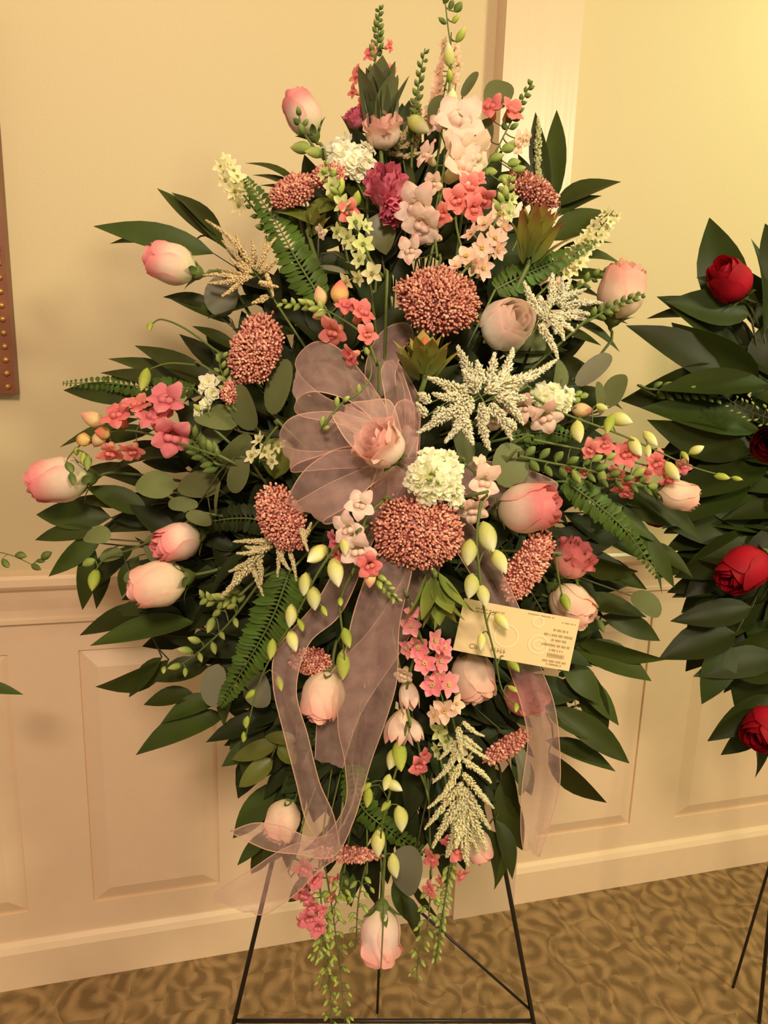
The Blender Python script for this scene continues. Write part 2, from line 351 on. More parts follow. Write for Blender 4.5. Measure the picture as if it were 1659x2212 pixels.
# ------------------------------------------------------------------ leaves
def leaf_geo(p0, p1, w, n=None, fold=0.25, bend=0.08, rows=8, kind='lance', side=0.0, ncol=5):
    ax = p1 - p0; L_ = ax.length; ax = ax / L_
    n = (n or TOV); n = (n - ax * n.dot(ax)).normalized(); s = ax.cross(n)
    v = []
    for i in range(rows):
        t = i / (rows - 1)
        if kind in ('round', 'blunt'): t = (1 - math.cos(math.pi * t)) / 2
        if kind == 'lance': pw = math.sin(math.pi * min(1, t) ** 0.82) ** 0.85 * (1 - 0.25 * t ** 5)
        elif kind == 'round': pw = math.sqrt(max(0, 1 - (2 * t - 1) ** 2)) ** 0.9
        elif kind == 'ovate': pw = math.sin(math.pi * t ** 0.72) ** 0.7
        elif kind == 'spoon': pw = math.sin(math.pi * t ** 1.5) ** 0.75 + 0.12 * (1 - t)
        else: pw = math.sin(math.pi * t ** 0.6) ** 0.6
        c = p0 + ax * (L_ * t) + n * (bend * L_ * math.sin(math.pi * t)) - n * (bend * 0.6 * L_ * t * t) + s * (side * L_ * math.sin(math.pi * t))
        for j in range(ncol):
            u = -1 + 2 * j / (ncol - 1); hw = max(pw, 0.015) * w * 0.5
            v.append(c + s * (u * hw) + n * (fold * abs(u) * hw))
    return v, grid_faces(rows, ncol)
def W(px, d): return px * d / FPX
def leaf_branch(name, label, leaves, m='palm_leaf', cat='foliage', group=None, off=0.06, foam=FOAM, stem='dark_stem', kind='lance', depthf=dd, fold=0.25, rows=9, end=None):
    """leaves: (tipx, tipy, basex, basey, widthpx[, depth offset]) in order from the tip of the branch inwards"""
    pts = []
    for q in leaves:
        o = off + (q[5] if len(q) > 5 else R(-.012, .012)); d0 = depthf(q[2], q[3]) + o
        p0 = P(q[2], q[3], d0); p1 = P(q[0], q[1], d0 + R(-.012, .015)); pts.append((p0, p1, W(q[4], d0)))
    endp = end or (foam + DIR(1, 0) * R(-.04, .04) + DIR(0, 1) * R(-.08, .08))
    root = thing(name, label, cat, endp, group)
    bases = [q[0] for q in pts]
    # the stem passes behind the bases
    bs = sorted(bases, key=lambda q: -(q - endp).length)
    path = spline([bs[0]] + ([bs[len(bs) // 2]] if len(bs) > 2 else []) + [lerp(bs[-1], endp, .45) - TOV * .012, endp], 12)
    mbs = MB().add(*tube(path, [lerp(.0011, .0022, i / 11) for i in range(12)], 5))
    for p0 in bases:
        k = min(range(12), key=lambda i: (path[i] - p0).length + 0.25 * max(0, (path[i] - endp).length - (p0 - endp).length))
        k = min(k + 1, 11)
        if (path[k] - p0).length > .004: mbs.add(*tube([p0, lerp(p0, path[k], .5), path[k]], [.0009, .001, .0012], 4))
    part(root, 'stem', mbs.v, mbs.f, stem)
    for p0, p1, w_ in pts:
        n = (TOV + DIR(R(-.5, .5), R(-.9, .15))).normalized()
        v, f = leaf_geo(p0, p1, w_, n, fold * R(.6, 1.4), R(.02, .11), rows, kind, R(-.03, .03)); part(root, 'leaf', v, f, m)
    return root
LB = leaf_branch
LB('palm_frond', 'dark pointed leaves spreading left above the upper left pink rose bud', [(200, 485, 462, 548, 62), (235, 518, 400, 535, 34), (340, 404, 470, 525, 58), (372, 410, 480, 520, 50), (385, 430, 490, 540, 30)])
LB('palm_frond', 'two slim dark leaves left of the upper coral flower cluster', [(530, 346, 650, 405, 32), (546, 372, 655, 425, 36), (560, 395, 660, 440, 28)])
LB('palm_frond', 'narrow dark leaves pointing left below the upper left pink rose bud', [(350, 638, 480, 668, 28), (360, 640, 500, 700, 30), (415, 700, 520, 760, 30), (400, 660, 500, 690, 22)])
LB('palm_frond', 'dark leaves fanning left over the yellow green bud on the left', [(290, 741, 480, 850, 56), (232, 770, 420, 835, 48), (215, 800, 400, 850, 40), (130, 843, 345, 862, 48)])
LB('palm_frond', 'dark leaves behind the coral snapdragon at far left', [(126, 962, 300, 905, 42), (175, 955, 330, 930, 46), (230, 1010, 420, 985, 46), (240, 900, 380, 880, 40)], off=.085)
LB('palm_frond', 'broad dark leaves pointing left under the far left rose', [(75, 1110, 240, 1118, 66), (70, 1165, 220, 1150, 38), (104, 1247, 225, 1140, 46), (185, 1050, 320, 1110, 58), (165, 1010, 330, 1060, 50), (150, 1075, 300, 1095, 40)])
LB('palm_frond', 'upright dark leaves hanging over the chair rail at the left', [(178, 1320, 195, 1170, 44), (210, 1316, 225, 1190, 40), (205, 1270, 290, 1180, 44), (260, 1290, 300, 1200, 40)])
LB('palm_frond', 'green leaves spreading left below the left peach pink rose', [(168, 1368, 345, 1318, 66), (192, 1391, 420, 1345, 66), (205, 1492, 365, 1425, 66), (275, 1506, 350, 1420, 46), (230, 1330, 380, 1300, 40)])
LB('palm_frond', 'long dark leaves at lower left above the wainscot panel', [(287, 1626, 490, 1545, 68), (308, 1520, 420, 1500, 46), (345, 1560, 480, 1510, 50), (330, 1470, 450, 1440, 56)])
LB('palm_frond', 'dark leaves beside the lower left ribbon tail', [(478, 1656, 575, 1600, 46), (480, 1570, 500, 1440, 44), (530, 1700, 560, 1560, 60), (500, 1812, 600, 1690, 60), (495, 1620, 560, 1540, 50)])
LB('palm_frond', 'dark leaf tips poking out below the left end of the ribbon', [(540, 1893, 600, 1790, 42), (510, 1870, 590, 1790, 30), (620, 1950, 690, 1880, 36), (560, 1870, 640, 1780, 48)])
LB('palm_frond', 'two upright dark leaves in front of the white pilaster', [(1201, 234, 1198, 440, 50), (1156, 240, 1184, 430, 42), (1120, 330, 1160, 440, 34)])
LB('palm_frond', 'wide dark leaves pointing right at the upper right', [(1342, 388, 1200, 448, 70), (1318, 455, 1190, 520, 66), (1300, 420, 1200, 470, 50)])
LB('palm_frond', 'narrow dark leaves behind the cream flowers at the right', [(1345, 562, 1200, 560, 34), (1325, 520, 1200, 545, 30), (1350, 600, 1200, 600, 40), (1300, 640, 1180, 610, 44), (1360, 695, 1230, 690, 34)])
LB('palm_frond', 'pointed leaves on the right below the pale rose', [(1342, 757, 1230, 690, 42), (1335, 700, 1230, 660, 40), (1300, 745, 1200, 710, 44), (1280, 820, 1180, 760, 46), (1350, 880, 1230, 840, 40)])
LB('palm_frond', 'long narrow leaves crossing right below the small peach rose', [(1522, 1168, 1370, 1050, 42), (1440, 1280, 1310, 1070, 48), (1420, 1170, 1280, 1080, 46), (1460, 1270, 1370, 1130, 44)])
LB('palm_frond', 'dark leaves between the scalloped fern and the red rose spray', [(1490, 1135, 1330, 1075, 64), (1425, 1215, 1285, 1150, 72), (1400, 1270, 1255, 1220, 72), (1500, 1245, 1375, 1180, 56), (1450, 1100, 1300, 1060, 60)], off=.09)
LB('palm_frond', 'dark broad leaves behind the round grey leaf at the right', [(1440, 1430, 1240, 1375, 60), (1412, 1467, 1240, 1400, 78), (1400, 1330, 1240, 1300, 56), (1380, 1240, 1250, 1200, 60), (1430, 1385, 1300, 1330, 50)])
LB('palm_frond', 'dark leaves pointing down right below the card', [(1342, 1566, 1235, 1455, 56), (1308, 1600, 1265, 1440, 62), (1300, 1520, 1215, 1430, 60)])
LB('palm_frond', 'three long dark leaves pointing to the lower right panel', [(1366, 1651, 1190, 1525, 60), (1332, 1665, 1180, 1600, 46), (1309, 1739, 1185, 1625, 70), (1290, 1600, 1180, 1540, 50)])
LB('palm_frond', 'dark drooping leaves beside the right easel leg', [(1075, 1926, 1050, 1790, 66), (1128, 1842, 1085, 1680, 62), (1110, 1900, 1070, 1770, 50), (1124, 1800, 1100, 1650, 52), (1150, 1720, 1110, 1620, 46)])
LB('palm_frond', 'small dark leaves at the bottom behind the hanging rose', [(905, 2030, 865, 1930, 40), (945, 1985, 890, 1900, 34), (880, 1990, 850, 1900, 34), (760, 1960, 740, 1870, 40)])
LB('ruscus_sprig', 'olive green leaf pair beside the lower left ribbon tail', [(500, 1640, 600, 1605, 40, -.04), (515, 1700, 590, 1640, 44, -.04), (570, 1590, 640, 1600, 30, -.04), (640, 1650, 600, 1610, 42, -.04)], m='olive_leaf', kind='ovate')

# dark leafy stems deep inside the spray
POLY = [(830, 250), (960, 290), (1080, 370), (1170, 500), (1220, 680), (1250, 850), (1330, 1000), (1330, 1200), (1250, 1430), (1150, 1580), (1070, 1740), (960, 1860), (800, 1900), (670, 1880), (580, 1770), (530, 1620), (470, 1490), (350, 1420), (300, 1280), (280, 1100), (350, 960), (430, 800), (500, 650), (570, 520), (640, 420)]
def ray_poly(cx, cy, a):
    dx, dy = math.cos(a), math.sin(a); best = 500
    for i in range(len(POLY)):
        (x1, y1), (x2, y2) = POLY[i], POLY[(i + 1) % len(POLY)]
        ex, ey = x2 - x1, y2 - y1; den = dx * ey - dy * ex
        if abs(den) < 1e-9: continue
        tt = ((x1 - cx) * ey - (y1 - cy) * ex) / den; uu = ((x1 - cx) * dy - (y1 - cy) * dx) / den
        if tt > 0 and 0 <= uu <= 1: best = tt
    return best
rnd.seed(21)
for layer, (nb, k0, offd, cx_, cy_) in enumerate([q + (830, 1120) for q in ((30, 1.0, .085), (22, .74, .10), (24, .98, .125), (12, .5, .09))] + [(20, .93, .07, 810, 1500), (14, .9, .08, 860, 560)]):
    for i in range(nb):
        a = 2 * math.pi * (i + .5 * layer + R(-.2, .2)) / nb; Lr = ray_poly(cx_, cy_, a) * k0 * R(.93, 1.0); lv = []
        for j in range(10 if Lr > 380 else 6):
            q = 1 - j * (.085 if Lr > 380 else .12); r_ = max(Lr * q - 60, 8); sg = 1 if j % 2 else -1
            bx, by = cx_ + math.cos(a) * r_, cy_ + math.sin(a) * r_
            ta = a + sg * R(.35, .75) * (0 if j == 0 else 1); ln = R(95, 150) + 18 * (layer > 0)
            tx, ty = bx + math.cos(ta) * ln, by + math.sin(ta) * ln
            lv.append((tx, ty, bx, by, R(38, 56) + 12 * (layer > 0), R(-.02, .02)))
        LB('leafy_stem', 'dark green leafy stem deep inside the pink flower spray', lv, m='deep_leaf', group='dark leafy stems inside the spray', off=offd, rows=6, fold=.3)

# eucalyptus: round leaves (centre x, y, half length, half width, angle of the leaf's axis)
def eucalyptus(label, leaves, m='eucalyptus', off=0.0, kind='round', cat='foliage', name='eucalyptus_sprig'):
    lv = []
    for q in leaves:
        x, y, a, b_, th = q[:5]; th = math.radians(th); c, s = math.cos(th), math.sin(th)
        lv.append((x + c * a, y + s * a, x - c * a, y - s * a, 2 * b_, q[5] if len(q) > 5 else 0))
    return LB(name, label, lv, m=m, off=off, kind=kind, fold=.10, cat=cat, rows=10)
eucalyptus('large round eucalyptus leaves left of the ribbon bow', [(468, 905, 46, 42, 200), (530, 880, 52, 46, 250), (603, 835, 62, 38, 285, .012), (505, 975, 50, 30, 130), (460, 945, 50, 24, 150, .01)])
eucalyptus('round grey green leaf left of centre above the left rose pair', [(335, 1050, 40, 40, 200), (430, 1050, 44, 40, 190, .02)])
eucalyptus('folded eucalyptus leaves with a pale hanging edge at the left', [(515, 1025, 42, 24, 110, -.005), (470, 1075, 36, 7, 100, -.01), (395, 1090, 34, 16, 180), (430, 1120, 30, 18, 200)])
eucalyptus('small round leaf on a stalk at the far left over the chair rail', [(210, 1160, 28, 26, 190)], off=-.01)
eucalyptus('round leaf tucked behind the pair of left roses', [(345, 1185, 36, 32, 250), (295, 1250, 28, 22, 190), (240, 1200, 26, 20, 170)], off=.02)
eucalyptus('big rounded leaf right of the white stock', [(1100, 1005, 48, 46, 100)], off=-.02)
eucalyptus('rounded leaf pair on the right end of the spray', [(1330, 842, 38, 26, 285), (1295, 860, 36, 22, 265, .01)])
eucalyptus('silvery grey oval leaf seen edge on at the right', [(1282, 798, 50, 24, 315), (1225, 640, 30, 20, 20, .03)], m='grey_leaf')
eucalyptus('flat round grey green leaf at the right of the card', [(1396, 1306, 38, 37, 30)], off=-.005)
eucalyptus('grey rounded leaf beside the lower fern', [(465, 1482, 46, 34, 280), (560, 1490, 40, 34, 260, .02)], m='grey_leaf', off=.0)
eucalyptus('round dark leaf near the top right pink bloom', [(1075, 205, 36, 32, 290), (1047, 290, 34, 26, 270, .02)])
eucalyptus('small oval leaves beside the tall green bud stem', [(1015, 182, 32, 17, 300), (945, 235, 30, 24, 270, .01)])
eucalyptus('grey leaf hanging at the bottom by the last rose', [(883, 1880, 50, 42, 110), (1120, 1660, 60, 24, 80, .0)], m='grey_leaf', off=.0)
eucalyptus('olive folded leaves under the upper coral flower cluster', [(640, 470, 52, 24, 200), (690, 455, 40, 26, 160), (826, 505, 46, 34, 80, .0), (600, 990, 46, 40, 100, .03)], m='olive_leaf', off=.0, kind='ovate')
eucalyptus('dark blunt leaf beside the deep pink bloom', [(880, 420, 64, 28, 275), (770, 420, 60, 24, 230, .02), (815, 320, 50, 18, 60, .02)], m='palm_leaf', off=.0, kind='ovate')
eucalyptus('pale oval leaf below the green white larkspur', [(718, 583, 36, 14, 10), (765, 590, 30, 20, 60, .02), (480, 640, 44, 36, 280, .02)], m='grey_leaf', off=.02)
eucalyptus('rounded leaves behind the big cream astilbe', [(1205, 810, 36, 30, 280), (1000, 950, 60, 24, 75, .0), (1130, 745, 50, 40, 190, .02)], off=.01)

# ------------------------------------------------------------------ ferns
def fern(label, path, wid, n=24, m='fern_leaf', off=0.0, teeth=1.0):
    pts = [P(x, y, dd(x, y) + off - .01 * math.sin(math.pi * i / (len(path) - 1))) for i, (x, y) in enumerate(path)]
    sp = spline(pts, 40); root = thing('fern_frond', label, 'fern', sp[0])
    v, f = tube(sp + [], [lerp(.0016, .0005, i / 39) for i in range(40)], 5); mbs = MB().add(v, f)
    e = foam_pt(); mbs.add(*tube([sp[0], lerp(sp[0], e, .5) - TOV * .02, e], .0016, 5)); part(root, 'stem', mbs.v, mbs.f, 'stem')
    d0 = dd(*path[0]) + off
    n = int(n * 1.25)
    for i in range(n):
        t_ = (i + .5) / n; k = t_ * 39; i0 = min(int(k), 38); p = lerp(sp[i0], sp[i0 + 1], k - i0); tg = (sp[i0 + 1] - sp[i0]).normalized(); sd = tg.cross(TOV).normalized()
        ln = W(wid, d0) * .5 * (1 - t_ ** 2.2 * .85) * (0.55 + .45 * min(1, t_ * 6))
        for s in (1, -1):
            q = p + (sd * s + tg * R(.28, .48) - TOV * R(.05, .3)).normalized() * ln * R(.9, 1.08)
            lw = min(ln * .62, (sp[39] - sp[0]).length / n * 1.35)
            v, f = leaf_geo(p, q, lw, (TOV + sd * s * -.35 + tg * R(-.3, .3)).normalized(), .2, .06, 5, 'spoon', .05 * s, 3); part(root, 'leaflet', v, f, m)
fern('sword fern frond rising left of the upper coral flower cluster', [(690, 640), (640, 560), (590, 470), (530, 385)], 105, 26, off=-.005)
fern('bright fern frond pointing right beside the pale rose at upper right', [(1070, 625), (1140, 590), (1210, 560), (1290, 520)], 78, 20, off=.0)
fern('large sword fern frond hanging at lower left', [(625, 1235), (590, 1330), (535, 1430), (475, 1525)], 125, 30, off=-.02)
fern('scalloped fern frond arching right above the round grey leaf', [(1220, 1040), (1290, 1090), (1355, 1150), (1420, 1245)], 78, 24, off=-.005)
fern('dim fern frond pointing left over the far left leaves', [(420, 840), (330, 838), (230, 828), (135, 828)], 60, 22, off=.03)
fern('short fern tip right of the cream astilbe', [(1100, 945), (1150, 935), (1200, 935), (1250, 950)], 70, 14, off=.0)
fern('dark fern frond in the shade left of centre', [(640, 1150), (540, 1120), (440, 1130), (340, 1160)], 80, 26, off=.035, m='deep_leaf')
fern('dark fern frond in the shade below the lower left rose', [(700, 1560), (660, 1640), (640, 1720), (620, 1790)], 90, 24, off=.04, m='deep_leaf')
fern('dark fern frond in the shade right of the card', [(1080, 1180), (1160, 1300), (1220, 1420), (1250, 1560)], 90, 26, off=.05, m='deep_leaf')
fern('green fern frond hanging behind the lower yellow buds', [(760, 1650), (780, 1740), (850, 1800), (930, 1850)], 80, 22, off=.02)

# ------------------------------------------------------------------ blossom meshes (unit size)
def rose_meshes(seed, rim, body, base, open_=.25, Hh=1.2, ruffle=.0, n_out=5):
    r_ = random.Random(seed); out = []
    for li, (n, Rr, top, hw, fl, res) in enumerate(((n_out, .50, .94, 62, open_, 9), (4, .415, 1.0, 66, open_ * .7, 8), (4, .29, 1.02, 74, open_ * .35, 7), (3, .165, 1.0, 95, .04, 7))):
        for k in range(n):
            a0 = 2 * math.pi * k / n + li * 1.13 + r_.uniform(-.15, .15); hwr = math.radians(hw) * r_.uniform(.92, 1.1); hh = top * r_.uniform(.94, 1.04); v = []; c = []
            ph = r_.uniform(0, 6); pt = r_.uniform(.02, .07)
            for i in range(res):
                t = i / (res - 1)
                for j in range(res):
                    u = -1 + 2 * j / (res - 1)
                    ww = math.sin(min(1, t / .5) * math.pi / 2) ** .5 * (1 - .35 * smooth(.6, 1, t) * abs(u) ** 2)
                    pr = (math.sin(min(t / .5, 1) * math.pi / 2) ** .62) * (1 - (.42 - .35 * open_) * max(0, (t - .5) / .5) ** 2)
                    r = Rr * pr + Rr * fl * smooth(.66, 1, t) ** 1.5 * (.6 + .5 * abs(u)) + .05 * Rr * u * (1 - .3 * t) + .012 * li
                    r += ruffle * smooth(.5, 1, t) * math.sin(u * 7 + ph) * .09
                    a = a0 + u * hwr * ww
                    z = Hh * hh * (t - .10 * u * u * t * t) + pt * smooth(.7, 1, t) * (1 - abs(u)) - Rr * fl * .35 * smooth(.75, 1, t) + ruffle * .03 * math.sin(u * 9 + ph) * t
                    v.append(Vector((r * math.cos(a), r * math.sin(a), z)))
                    e = max(smooth(.55, 1.0, t), .7 * smooth(.6, 1, abs(u)) * smooth(.2, .7, t)); e = max(e, .55 * (li >= 2))
                    c.append(mix3(mix3(base, body, smooth(0, .45, t)), rim, e))
            out.append(mesh('rose_petal', v, grid_faces(res, res), 'petal', c))
    return out
def calyx_mesh():
    mb = MB(); n = 10
    prof = [(0.03, -.20), (.06, -.14), (.15, -.07), (.20, 0.02), (.21, .08)]
    v = [Vector((r * math.cos(2 * math.pi * k / n), r * math.sin(2 * math.pi * k / n), z)) for r, z in prof for k in range(n)]
    mb.add(v, [(i * n + k, i * n + (k + 1) % n, (i + 1) * n + (k + 1) % n, (i + 1) * n + k) for i in range(4) for k in range(n)])
    for k in range(5):
        a = 2 * math.pi * k / 5; o = Vector((math.cos(a), math.sin(a), 0))
        v, f = leaf_geo(o * .15 + Vector((0, 0, -.02)), o * .53 + Vector((0, 0, .24 + .1 * (k % 2))), .2, o * .6 + Vector((0, 0, -.8)), .2, -.12, 6, 'lance'); mb.add(v, f)
    return mesh('calyx', mb.v, mb.f, 'stem')
CALYX = calyx_mesh()
PINK, CREAM, ROSEP, PEACH = seen(238, 150, 140), seen(250, 214, 190), seen(228, 118, 122), seen(246, 200, 168)
RS = {
    'pale': rose_meshes(1, seen(240, 172, 148), seen(248, 206, 170), seen(236, 216, 168), .20, 1.22),
    'cream': rose_meshes(2, seen(248, 200, 174), seen(253, 226, 196), seen(250, 222, 186), .18, 1.0),
    'pinkrim': rose_meshes(3, seen(230, 136, 130), seen(250, 206, 174), seen(226, 220, 160), .22, 1.25),
    'peach': rose_meshes(4, seen(240, 184, 152), seen(246, 206, 170), seen(226, 206, 150), .28, 1.2),
    'open': rose_meshes(5, seen(244, 178, 156), seen(250, 208, 178), seen(236, 214, 160), .48, 1.0, .35),
    'coral': rose_meshes(6, seen(208, 114, 108), seen(226, 150, 128), seen(218, 192, 130), .42, 1.05, .9),
    'deep': rose_meshes(7, seen(218, 112, 128), seen(228, 138, 146), seen(210, 140, 134), .45, 1.05, 1.0),
    'bell': rose_meshes(8, seen(240, 166, 146), seen(250, 206, 182), seen(230, 206, 160), .42, 1.32, .15),
    'red': rose_meshes(9, seen(150, 12, 26), seen(182, 22, 38), seen(110, 20, 24), .22, 1.2),
    'darkred': rose_meshes(10, seen(104, 6, 24), seen(128, 10, 30), seen(80, 14, 20), .25, 1.15),
}
def stem_path(p, ax, foam=FOAM, n=9):
    e = foam + DIR(1, 0) * R(-.045, .045) + DIR(0, 1) * R(-.09, .09)
    a = p - ax * .035; L_ = (e - a).length
    return spline([p, a, lerp(a, e, .5) - TOV * .02 + Vector((0, 0, -.01)), e], n), e
def rose(label, x, y, wpx, ax, style='pale', off=-.02, cat='rose', name='rose', depth=None, foam=FOAM, L_=None, leaf=0, group=None, twist=None):
    d = depth if depth else dd(x, y) + off
    s = W(wpx, d); z = DIR(*ax); M0 = RS[style]
    hh = L_ or 1.0; ctr = P(x, y, d); base = ctr - z * (s * .58 * hh)
    root = thing(name, label, cat, base, group)
    M = place(base, z, s, R(0, 6) if twist is None else twist, sz=s * hh)
    for me in M0: inst(root, 'petal', me, M)
    inst(root, 'calyx', CALYX, place(base, z, s))
    path, e = stem_path(base - z * s * .18, z, foam)
    v, f = tube([base - z * s * .05] + path, .0022, 6); part(root, 'stem', v, f, 'stem')
    return root
rose('pale pink rose bud at the upper left of the spray, leaning left', 658, 253, 76, (-.45, -.85, .25), 'pinkrim', 0)
rose('small peach rose near the top of the spray, facing forward', 826, 280, 74, (-.1, -.6, .75), 'open', -.01)
rose('cream rose bud with a pink tip at the upper left edge, pointing left', 378, 573, 86, (-.93, -.25, .25), 'pinkrim', -.01)
rose('pale blush rose at the upper right edge behind a green sprig', 1340, 636, 98, (.15, -.85, .45), 'pale', .0)
rose('round cream pink rose with a swirled heart right of the big coral cluster', 1098, 698, 112, (.40, -.12, .90), 'cream', -.03)
rose('half open blush rose inside the ribbon bow', 822, 960, 98, (-.50, -.50, .70), 'open', 0, depth=.737)
rose('pink rose with a dark pink heart right of the white stock', 1131, 1098, 108, (.80, -.12, .60), 'pinkrim', -.03)
rose('pale pink rose at the far left tip of the spray', 137, 1036, 98, (-.90, .12, .35), 'pinkrim', -.01)
rose('salmon pink rose bud low on the left, pointing left', 348, 1260, 100, (-.90, .22, .35), 'pale', -.03)
rose('small pink rimmed bloom just above the salmon rose bud on the left', 390, 1168, 82, (-.75, .25, .55), 'pinkrim', -.01, name='lisianthus', cat='flower')
rose('small peach rose at the far right, overlapping the red rose spray', 1460, 1068, 64, (.93, .25, .25), 'peach', -.01, L_=1.15)
rose('peach rose hanging between the two lower ribbon tails', 700, 1497, 92, (-.25, .90, .35), 'pale', -.01)
rose('beige peach rose hanging below the card', 1022, 1455, 92, (.15, .93, .30), 'peach', -.0)
rose('beige rose behind a green bud right of the card', 1230, 1303, 86, (.62, .62, .42), 'peach', .0)
rose('ruffled coral pink bloom right of the lower coral cluster', 1236, 1208, 80, (.45, -.70, .50), 'coral', -.01, name='lisianthus', cat='flower')
rose('dusky pink bloom seen through the right ribbon tail', 1132, 1502, 84, (.55, -.30, .70), 'coral', .03, name='lisianthus', cat='flower')
rose('pale peach rose hanging at the very bottom of the spray', 822, 2008, 86, (-.06, .98, .15), 'bell', -.01)
rose('pale peach rose half hidden by the ribbon at lower left', 612, 1768, 74, (-.35, .75, .45), 'peach', .02)
rose('pale pink rose tucked behind the lowest cream astilbe', 1030, 1822, 60, (.35, .85, .30), 'pale', .02)
rose('deep pink ruffled bloom below the small peach top rose', 834, 405, 78, (-.15, -.35, .90), 'deep', -.03, name='lisianthus', cat='flower')
rose('deep pink ruffled half open bloom under the other deep pink one', 848, 452, 56, (.2, .70, .60), 'deep', -.02, name='lisianthus', cat='flower')
rose('small deep pink bud left of the peach top rose', 768, 257, 38, (-.4, -.5, .7), 'deep', .01, name='lisianthus', cat='flower')
# ------------------------------------------------------------------ spray florets
def snap_mesh(seed, tubec, lip, edge_, long_=1.0):
    r_ = random.Random(seed); mb = MB(); nc = 9
    prof = [(.06, -.32), (.13, -.25), (.17, -.05), (.19, .15), (.24, .34)]
    v = [Vector((r * math.cos(2 * math.pi * k / nc), r * math.sin(2 * math.pi * k / nc), z)) for r, z in prof for k in range(nc)]
    mb.add(v, [(i * nc + k, i * nc + (k + 1) % nc, (i + 1) * nc + (k + 1) % nc, (i + 1) * nc + k) for i in range(4) for k in range(nc)], [mix3(tubec, lip, smooth(-.1, .3, q.z)) for q in v])
    for (bx, by, tx, ty, tz, w_, nz_) in ((-.10, .10, -.30, .52, .40, .52, -.5), (.10, .10, .30, .52, .44, .52, -.5), (-.14, -.08, -.50, -.22, .34, .46, .4), (.14, -.08, .50, -.22, .30, .46, .4), (0, -.12, r_.uniform(-.1, .1), -.56, .26, .50, .5)):
        p0, p1 = Vector((bx, by, .26)), Vector((tx * r_.uniform(.9, 1.12), ty * r_.uniform(.9, 1.12), tz + r_.uniform(-.08, .12)))
        v, f = leaf_geo(p0, p1, w_, Vector((-tx * .4, -ty * .4, 1)), r_.uniform(-.35, .05), r_.uniform(.05, .22), 7, 'blunt', r_.uniform(-.08, .08), 7); ph = r_.uniform(0, 6)
        v = [q + Vector((0, 0, .045 * math.sin(q.x * 19 + ph) * math.cos(q.y * 17 + ph) * smooth(.1, .4, (q - p0).length))) for q in v]
        mb.add(v, f, [mix3(lip, edge_, smooth(.25, .5, (q - p0).length)) for q in v])
    for bx, by, rr in ((-.09, -.05, .12), (.09, -.06, .12)):
        q, f = ico(rr); mb.add([Vector((p.x * 1.2, p.y, p.z)) + Vector((bx, by, .30)) for p in q], f, mix3(lip, edge_, .3))
    return mesh('blossom', mb.v, mb.f, 'petal', mb.c)
def lily_mesh(seed, basec, col, tip):
    r_ = random.Random(seed); mb = MB()
    for k in range(6):
        a = 2 * math.pi * k / 6 + r_.uniform(-.1, .1); o = Vector((math.cos(a), math.sin(a), 0)); w_ = .36 if k % 2 else .26
        v, f = leaf_geo(o * .05 + Vector((0, 0, -.5)), o * r_.uniform(.30, .48) + Vector((0, 0, .5 * r_.uniform(.85, 1.1))), w_, -o, .25, -.14, 9, 'spoon', 0)
        mb.add(v, f, [mix3(mix3(basec, col, smooth(-.5, 0, q.z)), tip, smooth(.2, .5, q.z)) for q in v])
    return mesh('blossom', mb.v, mb.f, 'petal', mb.c)
def star_mesh(seed, col, tip, eye, npet=5, width=.42):
    r_ = random.Random(seed); mb = MB()
    for k in range(npet):
        a = 2 * math.pi * k / npet + r_.uniform(-.12, .12); o = Vector((math.cos(a), math.sin(a), 0)); z1 = r_.uniform(.05, .24)
        v, f = leaf_geo(o * .04, o * .52 * r_.uniform(.9, 1.1) + Vector((0, 0, z1)), width * r_.uniform(.85, 1.1), Vector((0, 0, 1)), .25, -.06, 6, 'ovate', r_.uniform(-.04, .04))
        mb.add(v, f, [mix3(mix3(eye, col, smooth(0, .35, q.length * 2)), tip, smooth(.6, 1, q.length * 2)) for q in v])
    for k in range(5):
        a = 2 * math.pi * k / 5 + .6; q, f = ico(.045); mb.add([p + Vector((math.cos(a) * .06, math.sin(a) * .06, .10)) for p in q], f, eye)
    q, f = tube([Vector((0, 0, .02)), Vector((0, 0, -.2)), Vector((0, 0, -.36))], [.06, .05, .03], 5); mb.add(q, f, mix3(col, (.25, .3, .1), .6))
    return mesh('floret', mb.v, mb.f, 'petal', mb.c)
def stock_mesh(seed, col, edge_, eye):
    r_ = random.Random(seed); mb = MB()
    for ring, (n, rr, zz, ww) in enumerate(((5, .52, .10, .5), (5, .38, .24, .42), (4, .22, .32, .3))):
        for k in range(n):
            a = 2 * math.pi * k / n + ring * .6 + r_.uniform(-.2, .2); o = Vector((math.cos(a), math.sin(a), 0))
            v, f = leaf_geo(o * .02 + Vector((0, 0, ring * .05)), o * rr * r_.uniform(.85, 1.15) + Vector((0, 0, zz * r_.uniform(.6, 1.4))), ww, Vector((0, 0, 1)) - o * .5, r_.uniform(-.3, .3), r_.uniform(-.2, .15), 5, 'blunt', 0)
            mb.add(v, f, [mix3(eye, mix3(col, edge_, smooth(.25, .5, q.length)), smooth(.02, .2, q.length)) for q in v])
    return mesh('floret', mb.v, mb.f, 'petal', mb.c)
